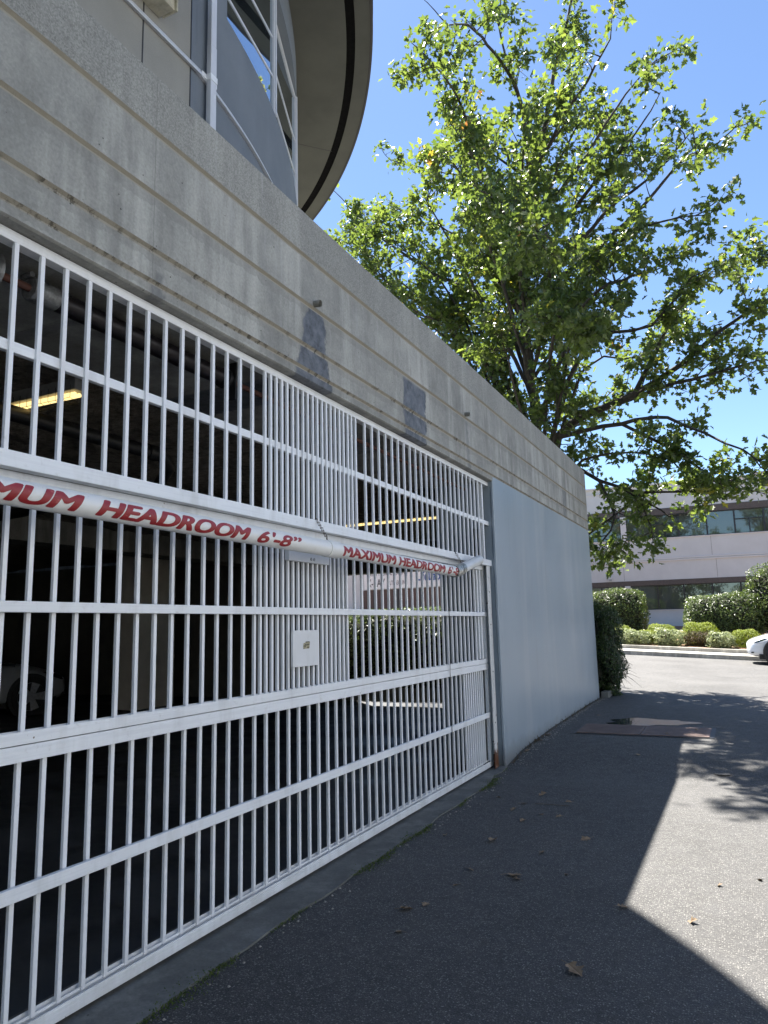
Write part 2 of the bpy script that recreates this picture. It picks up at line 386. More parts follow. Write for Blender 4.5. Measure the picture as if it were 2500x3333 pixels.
sheet('street', lin(-60, 60, 120), lin(14.0, 25.6, 24), A_STREET, 0.0)
# concrete threshold slab under the gate
def strip(name, mat, xin, xout, y0, y1, top, n=60, kind='structure', thick=.12, jit=0.0):
    random.seed(3); m = MB(); ys = lin(y0, y1, n)
    for j in range(n):
        a = xout(ys[j]); b = xout(ys[j+1])
        z = lambda x, y: gz(x, y) + top
        m.add([(xin,ys[j],z(xin,ys[j])),(a,ys[j],z(a,ys[j])),(b,ys[j+1],z(b,ys[j+1])),(xin,ys[j+1],z(xin,ys[j+1]))], [(0,1,2,3)])
        m.add([(a,ys[j],z(a,ys[j])),(a,ys[j],z(a,ys[j])-thick),(b,ys[j+1],z(b,ys[j+1])-thick),(b,ys[j+1],z(b,ys[j+1]))], [(0,1,2,3)])
    return tag(m.build(name, mat), kind=kind)
xo = lambda y: -2.135 - .012*max(0, y-2) + .010*math.sin(y*9) + .007*math.sin(y*23+1) - (.05 if y > 6.9 else 0)
APRON = m_concrete('dark_apron', (.16,.16,.15), dark=.6)  # darker concrete for the threshold slab and planter edge
strip('concrete_apron', APRON, -2.60, xo, -6, 7.40, .010)
def kerb(name, y0, y1, z_lo, z_hi, mat):
    m = MB(); xs = lin(-60, 60, 60)
    for a, b in zip(xs[:-1], xs[1:]):
        za, zb = gz(a, y0), gz(b, y0)
        m.add([(a,y0,za+z_lo),(b,y0,zb+z_lo),(b,y0,zb+z_hi),(a,y0,za+z_hi),(b,y1,zb+z_hi+.005),(a,y1,za+z_hi+.005),(a,y1,za+z_lo),(b,y1,zb+z_lo)],
              [(0,1,2,3),(3,2,4,5),(5,4,7,6)])
    return tag(m.build(name, mat), kind='structure')
kerb('kerb', 25.5, 25.72, -.05, .13, CONC_KERB)
sheet('sidewalk', lin(-60, 60, 60), [25.72, 27.0], CONC_KERB, .134)
kerb('garden_kerb', 27.0, 27.16, .10, .25, CONC_KERB)
bedz = lambda x, y: gz(x, 27) + .22 + .055*(y-27)
sheet('planting_bed', lin(-60, 60, 60), [27.16, 29, 32, 40], MULCH, 0, bedz)
sheet('soil_strip', lin(-60, -2.2, 30), [12.85, 13.4, 14.02], SOIL, .03)
m = MB(); m.box(-2.24, -2.12, 12.83, 13.7, .02, .27)
tag(m.build('planter_edge', APRON, bevel=.01), 'short concrete planter edging block at the foot of the painted wall corner', 'edging')
# garage floor
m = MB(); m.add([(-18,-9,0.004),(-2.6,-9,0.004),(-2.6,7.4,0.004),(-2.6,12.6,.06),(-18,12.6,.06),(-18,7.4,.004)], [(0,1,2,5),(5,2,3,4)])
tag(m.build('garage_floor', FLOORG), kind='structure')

# ------------------------------------------------------------------ the parking building
BLD = empty('parking_building', (-9, 3, 0), 'grey concrete building with grooved beam over a barred garage entrance and round bay above', 'building')
def bpart(mb, name, mat, bevel=0, parent=None):
    o = mb.build(name, mat, parent or BLD, bevel)
    o.location = (9, -3, 0) if parent is None else (0, 0, 0)
    return o
XF = -2.26
# grooved concrete beam / parapet. Face profile with reveals (x, z) from top to bottom
TOP = 4.01
prof = [(XF-.30, TOP-.012), (XF, TOP)]
GR = [(3.735, 3.698), (3.425, 3.392), (3.150, 3.116), (2.995, 2.966)]
gm = MB(); f = MB()
Y0, Y1 = -9.0, 12.80
ztop = TOP
for (a, b) in GR:
    f.add([(XF,Y0,ztop),(XF,Y1,ztop),(XF,Y1,a),(XF,Y0,a)], [(0,3,2,1)])
    gm.add([(XF,Y0,a),(XF,Y1,a),(XF-.015,Y1,a-.012),(XF-.015,Y0,a-.012)], [(0,1,2,3)])
    gm.add([(XF-.015,Y0,a-.012),(XF-.015,Y1,a-.012),(XF-.015,Y1,b+.010),(XF-.015,Y0,b+.010)], [(0,1,2,3)])
    gm.add([(XF-.015,Y0,b+.010),(XF-.015,Y1,b+.010),(XF,Y1,b),(XF,Y0,b)], [(0,1,2,3)])
    ztop = b
f.add([(XF,Y0,ztop),(XF,7.38,ztop),(XF,7.38,2.925),(XF,Y0,2.925)], [(0,1,2,3)])
f.add([(XF,Y0,2.925),(XF,7.38,2.925),(XF-.012,7.38,2.918),(XF-.012,Y0,2.918)], [(0,1,2,3)])
f.add([(XF-.012,Y0,2.918),(XF-.012,7.38,2.918),(-3.40,7.38,2.918),(-3.40,Y0,2.918)], [(0,1,2,3)])
f.add([(XF,Y0,TOP),(XF,Y1,TOP),(XF-.22,Y1,TOP),(XF-.22,Y0,TOP)], [(0,1,2,3)])
f.add([(XF-.22,Y0,TOP),(XF-.22,Y1,TOP),(XF-.22,Y1,3.6),(XF-.22,Y0,3.6)], [(0,1,2,3)])
f.add([(-3.40,Y0,2.918),(-3.40,12.5,2.918),(-3.40,12.5,3.2),(-3.40,Y0,3.2)], [(0,1,2,3)])
# end face of the beam, along the street
f.add([(XF,Y1,TOP),(-18,Y1,TOP),(-18,Y1,2.966),(XF,Y1,2.966)], [(0,1,2,3)])
f.add([(XF,Y1,TOP),(-18,Y1,TOP),(-18,Y1-.22,TOP),(XF,Y1-.22,TOP)], [(0,1,2,3)])
bpart(f, 'concrete_beam', CONC)
bpart(gm, 'groove', GROOVE)
# painted wall to the right of the gate
w = MB()
cor = [(-2.9,7.40),(-2.30,7.40),(-2.285,7.385),(XF-.006,7.385),(XF,7.395),(XF,12.80)]
n = len(cor)
w.add([(x,y,-.1) for x,y in cor]+[(x,y,2.966) for x,y in cor], [(i,i+1,i+1+n,i+n) for i in range(n-1)])
bpart(w, 'painted_wall', WALLP)
w = MB()
w.add([(XF,12.80,-.1),(-4.0,12.80,-.1),(-4.0,12.80,2.966),(XF,12.80,2.966)], [(0,1,2,3)])
w.add([(-4.0,12.80,-.1),(-4.0,12.5,-.1),(-4.0,12.5,2.966),(-4.0,12.80,2.966)], [(0,1,2,3)])
w.add([(-2.9,7.4,-.1),(-2.9,12.5,-.1),(-2.9,12.5,3.1),(-2.9,7.4,3.1)], [(0,1,2,3)])
w.add([(-2.9,12.5,-.1),(-4.0,12.5,-.1),(-4.0,12.5,3.1),(-2.9,12.5,3.1)], [(0,1,2,3)])
w.box(-18, -6.98, 12.5, 12.796, -.1, 2.966)
w.box(-6.98, -4.0, 12.5, 12.796, 2.44, 2.966)
w.box(-6.98, -4.0, 12.765, 12.796, -.1, .285)
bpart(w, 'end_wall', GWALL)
w = MB(); w.box(-18.2, -18, -9, 12.8, -.1, 3.8); w.box(-18, -2.9, -9.2, -9, -.1, 3.8); w.box(-2.9, -2.28, -9.2, -6.0, -.1, 2.9)
bpart(w, 'back_wall', GWALL)
c = MB(); nx, ny = 60, 80; random.seed(5)
vx = [(-3.40 - 14.6*i/nx, -9 + 21.5*j/ny, 3.02 + random.uniform(-.03,.03)) for j in range(ny+1) for i in range(nx+1)]
c.add(vx, [(j*(nx+1)+i, j*(nx+1)+i+1, (j+1)*(nx+1)+i+1, (j+1)*(nx+1)+i) for j in range(ny) for i in range(nx)])
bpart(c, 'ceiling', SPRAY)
w = MB(); w.box(-18, -2.49, -9, 12.57, 3.25, 3.6); bpart(w, 'roof_slab', CONC_PLAIN)
w = MB(); w.box(-10.45, -10.03, 10.3, 11.3, 0, 3.05); bpart(w, 'column', simple('pale_column_paint', (.62,.58,.50), .8, 0, 3, .1))
w = MB(); w.box(-10.45, -10.03, 2.3, 3.0, 0, 3.05); bpart(w, 'column', GWALL)
w = MB(); w.box(-9.2, -8.7, -9, 12.5, 2.70, 3.05); bpart(w, 'ceiling_beam', CONC_PLAIN)
# drain outlets
for y in (3.765, 6.58):
    w = MB(); w.tube([(XF-.01, y, 3.445), (XF+.045, y, 3.44)], [.021,.021], 14, caps=False); w.tube([(XF+.045, y, 3.44), (XF-.01, y, 3.445)], [.016,.016], 14, caps=False)
    bpart(w, 'drain_outlet', CONC_PLAIN)
# upper flat facade
XU = -2.69
w = MB(); w.box(-3.0, XU, -9, 3.066, 3.55, 7.4); bpart(w, 'beige_panel', STUC_BEIGE)
w = MB(); w.box(-3.0, XU-.003, 3.070, 3.13, 3.55, 7.4); bpart(w, 'grey_panel', STUC_BLUE)
for y in (2.68, 3.068): bpart(MB().box(XU-.004, XU+.0025, y-.004, y+.004, 3.6, 7.0), 'panel_joint', DARKM)
w = MB(); w.prism([(XU+.002,4.765),(XU+.022,4.762),(XU+.022,4.772),(XU+.006,4.808),(XU+.002,4.808)], -9, 3.15); bpart(w, 'flashing', WHITE_DOWN)
# round bay: centre, radius
CX, CY, RD, RC, ZS = -8.883, 2.372, 6.236, 6.974, 7.0
def pol(a, r, z): t = R_(a); return (CX + r*math.cos(t), CY + r*math.sin(t), z)
def arcwall(mb, a0, a1, r, z0, z1, step=1.0, smooth=True):
    n = max(1, int(round((a1-a0)/step))); v = []
    for i in range(n+1):
        a = a0 + (a1-a0)*i/n; v += [pol(a, r, z0), pol(a, r, z1)]
    mb.add(v, [(2*i, 2*i+2, 2*i+3, 2*i+1) for i in range(n)], smooth)
def arcring(mb, a0, a1, r0, r1, z, step=1.0):
    n = max(1, int(round((a1-a0)/step))); v = []
    for i in range(n+1):
        a = a0 + (a1-a0)*i/n; v += [pol(a, r0, z), pol(a, r1, z)]
    mb.add(v, [(2*i, 2*i+2, 2*i+3, 2*i+1) for i in range(n)], False)
ZSI, ZWT = 5.455, 6.62
w = MB(); arcwall(w, 6.9, 130, RD, 3.55, ZSI); arcwall(w, 6.9, 130, RD, ZWT, ZS+.02); arcwall(w, 6.9, 10.25, RD, ZSI, ZWT, .8)
arcwall(w, 19.9+33, 130, RD, ZSI, ZWT)
arcring(w, 10.25, 53, RD-.14, RD, ZSI); arcring(w, 10.25, 53, RD-.14, RD, ZWT)
v = [pol(10.25, RD, ZSI), pol(10.25, RD-.14, ZSI), pol(10.25, RD-.14, ZWT), pol(10.25, RD, ZWT)]; w.add(v, [(0,1,2,3)])
bpart(w, 'round_bay_wall', STUC_BLUE)
w = MB()
n = 120
for i in range(n):
    a, b = 6.9 + 123.*i/n, 6.9 + 123.*(i+1)/n
    q = [pol(a,RD+.001,4.765),pol(b,RD+.001,4.765),pol(b,RD+.020,4.765),pol(a,RD+.020,4.765),pol(a,RD+.001,4.808),pol(b,RD+.001,4.808),pol(b,RD+.006,4.808),pol(a,RD+.006,4.808)]
    w.add(q, [(0,1,2,3),(3,2,6,7),(7,6,5,4)])
bpart(w, 'bay_flashing', WHITE_DOWN)
w = MB(); w2 = MB()
for (a0, a1) in ((10.25, 19.3), (19.3, 31.0), (31.0, 42.5), (42.5, 53.0)):
    win = bpart(MB().box(0,0,0,0,0,0), 'window', WHITE_DOWN)
    bpy.data.objects.remove(win)
    A = Vector(pol(a0, RD-.078, 0)); B = Vector(pol(a1, RD-.012, 0)); d = (B-A).normalized(); nr = Vector((d.y, -d.x, 0))
    L = (B-A).length
    def P(u, t, z): q = A + d*u + nr*t; return (q.x, q.y, z)
    def obx(mb, u0, u1, t0, t1, z0, z1):
        mb.add([P(u0,t0,z0),P(u1,t0,z0),P(u1,t1,z0),P(u0,t1,z0),P(u0,t0,z1),P(u1,t0,z1),P(u1,t1,z1),P(u0,t1,z1)],
               [(0,3,2,1),(4,5,6,7),(0,1,5,4),(1,2,6,5),(2,3,7,6),(3,0,4,7)])
    fr = MB()
    obx(fr, 0, .02, -.05, .006, ZSI, ZWT); obx(fr, L-.05, L, -.05, .016, ZSI, ZWT); obx(fr, L-.034, L-.018, .016, .026, ZSI, ZWT)
    obx(fr, 0, L, -.05, .012, ZWT-.025, ZWT-.002); obx(fr, 0, L, -.05, .010, ZSI+.001, ZSI+.010)
    for z in (5.785, 6.135): obx(fr, .02, L-.05, -.02, .006, z-.010, z+.010)
    win = bpart(fr, 'window', WHITE_DOWN)
    gl = MB(); gl.add([P(.02,.0,ZSI),P(L-.02,.0,ZSI),P(L-.02,.0,ZWT),P(.02,.0,ZWT)], [(0,1,2,3)])
    gl.build('pane', GLASS_DRUM, win)
# canopy
w = MB(); arcring(w, -70, 130, 2.0, 6.735, ZS); arcring(w, -70, 130, 6.82, RC, ZS)
arcring(w, -70, 130, 6.74, 6.82, ZS+.05)
bpart(w, 'canopy_soffit', STUC_SOFF)
w = MB(); arcring(w, -70, 130, 6.730, 6.825, ZS+.004); bpart(w, 'soffit_vent', simple('vent_black', (.008,.008,.008), 1.0, spec=0.02))
w = MB(); arcring(w, -70, 130, RC-.012, RC+.015, ZS-.004); arcwall(w, -70, 130, RC+.015, ZS-.004, ZS+.03); arcring(w, -70, 130, RC, RC+.015, ZS+.03); arcwall(w, -70, 130, RC, ZS, ZS+.20); arcring(w, -70, 130, RC, RC+.02, ZS+.20); arcwall(w, -70, 130, RC+.02, ZS+.20, ZS+.30); arcring(w, -70, 130, 2.0, RC+.02, ZS+.30)
bpart(w, 'canopy_fascia', DARKM)
for a in (2, 16.5, 42, 68):
    w = MB(); t = R_(a+90); dx, dy = math.cos(t)*.004, math.sin(t)*.004; p, q = pol(a, RD, ZS-.003), pol(a, 6.75, ZS-.003)
    if a == 42: p, q = pol(41.9, 6.24, ZS-.003), pol(42.3, 6.75, ZS-.003)
    w.add([(p[0]-dx,p[1]-dy,p[2]),(q[0]-dx,q[1]-dy,q[2]),(q[0]+dx,q[1]+dy,q[2]),(p[0]+dx,p[1]+dy,p[2])], [(0,1,2,3)]); bpart(w, 'soffit_joint', DARKM)

# downspout and its strap
w = MB(); yd = 3.235; w.box(XU+.004, XU+.040, yd-.026, yd+.030, 3.6, 5.02); w.box(XU+.004, XU+.038, yd-.024, yd+.028, 5.02, ZS)
ds = bpart(w, 'downspout', WHITE_DOWN, .004)
w = MB(); w.box(XU+.000, XU+.043, yd-.030, yd+.034, 4.775, 4.815); w.box(XU+.0, XU+.010, yd-.07, yd+.07, 4.780, 4.812)
w.build('strap', WHITE, ds)
w = MB(); w.box(XU, XU+.115, .6, 2.80, 4.875, 4.885); w.box(XU+.10, XU+.115, .6, 2.80, 4.885, 4.96); w.box(XU, XU+.010, .6, 2.78, 4.885, 4.96)
w.box(XU+.02, XU+.13, 2.80, 2.812, 4.87, 4.99)
VB = empty('wall_unit', (XU, 2.0, 4.9), 'small grey metal box on a cream bracket high on the beige panel', 'wall unit')
for mb, nm, mt in ((w, 'bracket', simple('cream_bracket', (.46,.43,.33), .6)), (MB().box(XU+.03, XU+.26, .7, 2.86, 5.0, 5.35), 'housing', ZINC)):
    o = mb.build(nm, mt, VB, .004); o.location = (-XU, -2.0, -4.9)

# ------------------------------------------------------------------ gate: fixed grille above, sectional door below
GX = -2.322
GRILLE = empty('fixed_grille', (GX, 4.0, 2.0), 'white barred fixed grille filling the gap between concrete beam and sliding door', 'grille')
def gp(mb, name, mat, parent, root, bevel=.0025):
    o = mb.build(name, mat, parent, bevel)
    if parent is root: o.location = -root.location
    return o
w = MB(); w.box(GX-.002, GX+.000, -2, 7.42, 2.862, 2.914); w.box(GX-.050, GX-.0021, -2, 7.42, 2.898, 2.912); w.box(GX-.052, GX-.0021, -2, 7.42, 2.860, 2.866)
gp(MB().box(GX-.050, GX+.002, -2, 7.42, 2.872, 2.914), 'top_rail', WHITE, GRILLE, GRILLE)
gp(MB().box(GX-.034, GX-.008, -2, 7.44, 2.452, 2.494), 'middle_rail', WHITE, GRILLE, GRILLE)
gp(MB().box(GX-.045, GX+.006, -2, 7.60, 2.020, 2.082), 'bottom_rail', WHITE, GRILLE, GRILLE)
w = MB(); w.box(GX+.006, GX+.012, 7.46, 7.60, 2.022, 2.086); w.tube([(GX+.012,7.54,2.065),(GX+.022,7.54,2.065)], .011, 8); gp(w, 'end_bracket', WHITE, GRILLE, GRILLE, 0)
gp(MB().box(GX-.04, GX-.006, 7.20, 7.235, 2.082, 2.872), 'end_stile', WHITE, GRILLE, GRILLE)
bw = .0095
barm = MB().box(-.008, .008, -bw, bw, 0, .79)
ys = [1.72 + .1143*i for i in range(-2, 14)] + [3.322 + .0572*i for i in range(0, 20)] + [4.553 + .1143*i for i in range(0, 23)]
ys = [y for y in ys if y < 7.16]
jr = random.Random(12)
b0 = barm.build('bar', WHITE_BAR, GRILLE, .0015)
for i, y in enumerate(ys):
    o = b0 if i == 0 else b0.copy()
    if i: COL.objects.link(o); o.parent = GRILLE
    o.location = (-.006, y-4.0 + jr.uniform(-.0012,.0012), .082); o.rotation_euler = (jr.uniform(-.0022,.0022), 0, jr.uniform(-.02,.02))
w = MB()
for i in range(1, 30): w.box(GX-.019, GX+.007, 1.4914-.1143*i-bw, 1.4914-.1143*i+bw, 2.082, 2.872)
o = gp(w, 'bar', WHITE_BAR, GRILLE, GRILLE, 0)

DX = -2.37
DOOR = empty('garage_door', (DX, 4.0, 0), 'white barred roll up garage door closing the dark parking entrance', 'garage door')
def dr(parent, name, y0, y1, z0, z1, x0=DX-.045, x1=DX, mat=WHITE, bevel=.0025):
    o = MB().box(x0, x1, y0, y1, z0, z1).build(name, mat, parent, bevel)
    return o
def section(name, lab):
    s = bpy.data.objects.new(name, None); COL.objects.link(s); s.parent = DOOR; s.location = (-DX, -4.0, 0); s['label'] = lab
    return s
UP = section('upper_section', 'upper door section with closely spaced bars round the lock plate')
LO = section('lower_section', 'lower door section with closely spaced bars at its right end')
DR_ = 7.305
def channel(parent, name, z0, z1, up=True):
    m = MB(); m.box(DX-.004, DX, -2, DR_, z0, z1); m.box(DX-.05, DX-.004, -2, DR_, (z0 if up else z1-.004), (z0+.004 if up else z1)); m.box(DX-.05, DX-.046, -2, DR_, z0, z1)
    # shallow ribs pressed in the face
    for k in range(1, 4):
        zz = z0 + (z1-z0)*k/4; m.box(DX, DX+.0012, -2, DR_, zz-.004, zz+.004)
    return m.build(name, WHITE, parent)
dr(UP, 'rail', -2, DR_, 1.974, 2.020)
dr(UP, 'middle_rail', -2, DR_, 1.504, 1.545, DX-.012, DX+.010)
channel(UP, 'bottom_rail', 1.0335, 1.078, True)
dr(UP, 'stile', DR_-.052, DR_, 1.078, 1.974)
dr(UP, 'inner_stile', 7.165, 7.20, 1.08, 1.974, DX-.045, DX-.01)
dr(UP, 'inner_stile', 7.105, 7.135, 1.08, 1.974, DX-.06, DX-.02)
channel(LO, 'rail', .9725, 1.0295, False)
dr(LO, 'middle_rail', -2, DR_-.04, .504, .553, DX-.012, DX+.010)
channel(LO, 'bottom_rail', .031, .083, True)
dr(LO, 'stile', DR_-.045, DR_, .083, .9725)
w = MB(); w.box(DX-.028, DX-.024, -2, DR_, .083, .094); w.box(DX-.05,DX-.046,-2,DR_,.083,.10); w.build('ledge', WHITE, LO)
def bars(parent, ys, z0, z1):
    b = MB().box(-.008, .008, -bw, bw, 0, z1-z0).build('bar', WHITE_BAR, parent, .0015)
    out = []
    for i, y in enumerate(ys):
        o = b if i == 0 else b.copy()
        if i: COL.objects.link(o); o.parent = parent
        o.location = (DX-.026, y + jr.uniform(-.0012,.0012), z0); o.rotation_euler = (jr.uniform(-.0022,.0022), 0, jr.uniform(-.02,.02)); out.append(o)
    return out
yu = [1.792 + .1103*i for i in range(-1, 14)] + [3.268 + .0553*i for i in range(1, 21)] + [4.374 + .1103*i + .1103 for i in range(0, 25)]
yu = [y for y in yu if y < 7.09]
ylw = [1.893 + .1103*i for i in range(-1, 43)] ; ylw = [y for y in ylw if y < 6.55] + [6.618 + .0595*i for i in range(0, 10)]
budget = 100 - len(ylw)
yu_own = yu[:budget]; yu_rest = yu[budget:]
bars(UP, yu_own, 1.072, 1.974)
bars(LO, ylw, .083, .9725)
if yu_rest or True:
    w = MB()
    for y in yu_rest: w.box(DX-.034, DX-.018, y-bw, y+bw, 1.072, 1.974)
    for i in range(1, 28):
        y = 1.6817-.1103*i; w.box(DX-.034, DX-.018, y-bw, y+bw, 1.072, 1.974)
        w.box(DX-.034, DX-.018, y+.1-bw, y+.1+bw, .083, .9725)
    o = w.build('bar', WHITE_BAR, DOOR); o.location = (-DX, -4.0, 0); o['kind'] = 'stuff'; o['label'] = 'remaining upright bars at both ends of the door'
# plates on the door
pl = MB().box(DX-.012, DX+.0035, 3.665, 3.952, 1.200, 1.412).build('lock_plate', m_white('plate_paint', (.74,.75,.76), brush=False), UP, .002)
STK = Mat('worn_sticker', (.4,.36,.24), .7); _n = STK.noise(60, 3, .6, scale=(1,.5,1.6)); STK.col(STK.mix(STK.ramp(_n, .5, .56), (.42,.38,.25), (.13,.12,.08))); STK = STK.m
w = MB(); w.add([(DX+.0052,y,z) for y,z in ((3.775,1.302),(3.842,1.304),(3.846,1.322),(3.850,1.340),(3.846,1.346),(3.800,1.345),(3.798,1.338),(3.778,1.336),(3.773,1.320))], [tuple(range(9))])
w.build('sticker', STK, pl)
for k, (z0, z1, y0, y1) in enumerate(((1.340,1.3435,3.805,3.842),(1.328,1.331,3.79,3.836),(1.322,1.325,3.795,3.83),(1.312,1.3145,3.785,3.80),(1.312,1.3145,3.82,3.84))):
    MB().box(DX+.0053, DX+.0062, y0, y1, z0, z1).build('sticker_line', TEXTD, pl)
w = MB().box(DX-.02, DX+.012, 3.615, 4.085, 1.820, 1.965); op = w.build('operator_plate', pl.data.materials[0], UP, .003)
for y in (3.86, 3.895): MB().tube([(DX+.012,y,1.842),(DX+.0145,y,1.842)], .010, 12).build('bolt', STEEL, op)
# guide post and dark gap
m = MB(); m.box(GX-.006, GX, 7.235, 7.345, .002, 2.018); m.box(GX-.05, GX-.006, 7.335, 7.345, .002, 2.018)
GP = tag(m.build('guide_post', WHITE_POST, None, .002), 'tall white steel door track post with rust at its foot', 'post')
for z in (.45, .95, 1.42, 1.75):
    mm = MB(); mm.tube([(GX, 7.29, z), (GX+.004, 7.29, z)], .006, 8); mm.build('bolt', DARKM, GP)
m = MB().box(GX-.12, GX-.08, 7.15, 7.345, .0, 2.4); 
bpart(m, 'dark_gap_strip', DARKM)  # dark strip standing in for the shade in the gap beside the post

# ------------------------------------------------------------------ text helper
def text_mesh(body, bold=.02, shear=0.0):
    cu = bpy.data.curves.new('t', 'FONT'); cu.body = body; cu.size = 1; cu.offset = bold; cu.resolution_u = 6; cu.shear = shear
    o = bpy.data.objects.new('t', cu); COL.objects.link(o)
    dg = bpy.context.evaluated_depsgraph_get(); me = bpy.data.meshes.new_from_object(o.evaluated_get(dg))
    bpy.data.objects.remove(o); bpy.data.curves.remove(cu)
    return me
def bounds(me):
    a = np.array([v.co[:2] for v in me.vertices]); return a.min(0), a.max(0)
def wrap_text(body, y0, y1, h, axis, r, ang0, parent, mat, bold, shear, name='lettering'):
    h *= 1.10; sh = (y1-y0)/len(body)*(.050 if bold >= 0 else .03)
    me = text_mesh(body, bold, shear); lo, hi = bounds(me)
    bm = bmesh.new(); bm.from_mesh(me)
    for v in bm.verts: v.co.x = (v.co.x-lo[0])/(hi[0]-lo[0]); v.co.y = (v.co.y-lo[1])/(hi[1]-lo[1]); v.co.z = 0
    for k in range(1, 14): bmesh.ops.bisect_plane(bm, geom=bm.verts[:]+bm.edges[:]+bm.faces[:], plane_co=(0,k/14,0), plane_no=(0,1,0))
    for v in bm.verts:
        u, t = v.co.x, v.co.y; Y = y0 + (y1-y0)*u; a = ang0 + (t-.5)*h/r; cx, cz = axis(Y)
        v.co = (cx + (r+.0008)*math.cos(a), Y, cz + (r+.0008)*math.sin(a))
    g0 = bm.verts[:] + bm.edges[:] + bm.faces[:]
    for k, (du, dv) in enumerate(((-1,0),(1,0),(0,-1),(0,1),(-.7,-.7),(.7,.7),(-.7,.7),(.7,-.7))):
        d = bmesh.ops.duplicate(bm, geom=g0)
        for v in d['geom']:
            if isinstance(v, bmesh.types.BMVert):
                cx, cz = axis(v.co.y); q = 1 + (.00006*(k+1))/r; dx, dz = v.co.x-cx, v.co.z-cz; a = dv*.0034/r
                v.co = (cx+(dx*math.cos(a)-dz*math.sin(a))*q, v.co.y + du*sh*1.5, cz+(dx*math.sin(a)+dz*math.cos(a))*q)
    bm.to_mesh(me); bm.free(); me.update()
    return link(name, me, mat, parent)
def flat_text(body, x0, x1, z0, z1, y, parent, mat, bold=.0, rot=None, name='lettering'):
    me = text_mesh(body, bold); lo, hi = bounds(me)
    for v in me.vertices:
        u = (v.co.x-lo[0])/(hi[0]-lo[0]); t = (v.co.y-lo[1])/(hi[1]-lo[1])
        v.co = (x0+(x1-x0)*u, y, z0+(z1-z0)*t)
    return link(name, me, mat, parent)

# ------------------------------------------------------------------ headroom bar
HB = empty('headroom_bar', (0,0,0), 'white pipe hung across the gate with red MAXIMUM HEADROOM 6\'-8" lettering', 'clearance bar')
AXX = -2.20; PR = .047
axis = lambda Y: (AXX, 1.903 - .0055*(Y-1.6))
def ring_tube(mb, ya, yb, r, n=28, seg=12):
    mb.tube([(axis(ya+(yb-ya)*i/seg)[0], ya+(yb-ya)*i/seg, axis(ya+(yb-ya)*i/seg)[1]) for i in range(seg+1)], r, n)
m = MB(); ring_tube(m, .2, 3.78, PR); m.build('pipe', PVC, HB)
m = MB(); ring_tube(m, 3.86, 5.93, PR-.002); m.build('pipe', PVC, HB)
m = MB(); ring_tube(m, 3.765, 3.905, PR+.0045); m.build('coupling', PVC, HB, .002)
ex, ez = axis(5.93); e1 = Vector((ex, 5.93, ez)); e3 = Vector((-2.235, 6.74, 2.035)); e2 = Vector((-2.20, 6.02, ez+.002))
def bez(t): return (1-t)**2*e1 + 2*t*(1-t)*e2 + t*t*Vector((-2.205, 6.16, ez+.035))
pts = [bez(i/8) for i in range(9)]
random.seed(2)
m = MB(); m.tube(pts, [PR+.004+random.uniform(-.0015,.003) for _ in pts], 28, caps=True); m.build('taped_elbow', TAPE, HB)
m = MB(); m.tube([pts[-1] - (e3-pts[-1]).normalized()*.02, e3], [PR-.001]*2, 28); m.build('end_pipe', m_white('silver_white_pipe', (.70,.71,.71), rough=.28), HB)
for a, b, s in (("MAXIMUM", (1.10,1.925), .30), ("HEADROOM", (2.000,2.958), .30), ("6'-8\u201d", (3.028,3.425), .30)):
    wrap_text(a, b[0], b[1], .058, axis, PR, R_(-9), HB, RED, .0, s)
for a, b, s in (("MAXIMUM", (3.918,4.665), .0), ("HEADROOM", (4.74,5.62), .0), ("6'-8\u201d", (5.70,6.02), .0)):
    wrap_text(a, b[0], b[1], .056, axis, PR-.002, R_(-7), HB, RED, .0, s)
# chains
def torus_link(mb, c, a, b, L, Wd, r):
    pts = []
    for k in range(13):
        t = 2*math.pi*k/12; pts.append(Vector(c) + Vector(a)*math.cos(t)*L + Vector(b)*math.sin(t)*Wd)
    mb.tube(pts, r, 6, caps=False)
for y, lab in ((3.86, 'short rusty chain holding the middle of the headroom pipe to the grille rail'), (6.30, 'short rusty chain holding the taped far end of the headroom pipe')):
    m = MB(); z = 2.075; n = 7; zb = axis(y)[1] + PR
    xa = GX+.012
    for k in range(n):
        t = k/(n-1); c = (xa + (AXX-.045-xa)*t, y, z + (zb+.03-z)*t); m_b = (1,0,0) if k % 2 else (0,1,0)
        torus_link(m, c, (0,0,1), m_b, .0125, .006, .0020)
    m.tube([(GX-.03, y, 2.09), (GX+.012, y, 2.09)], .003, 6); m.tube([(AXX-.045, y, zb+.03), (AXX-.03, y, zb-.012)], .0028, 6)
    tag(m.build('chain', simple('rusty_chain', (.16,.14,.12), .5, .6)), lab, 'chain', 'chains hanging the headroom pipe')
# pull cord with black knob
m = MB(); m.tube([(DX+.012, 6.20, 1.97), (DX+.016, 6.195, 1.5), (DX+.014, 6.17, 1.0), (DX+.016, 6.16, .5), (DX+.014, 6.15, .11)], .0028, 6)
PC = tag(m.build('pull_cord', BLACK), 'thin black pull cord hanging down the front of the garage door', 'cord')
m = MB(); bm_ = [(0,-.024),(.018,-.024),(.024,-.016),(.024,.012),(.016,.024),(.006,.028)]
pts = [(DX+.022, 6.15, .075+z) for r, z in bm_]; m.tube(pts, [max(r,.002) for r, z in bm_], 12); m.build('knob', BLACK, PC)

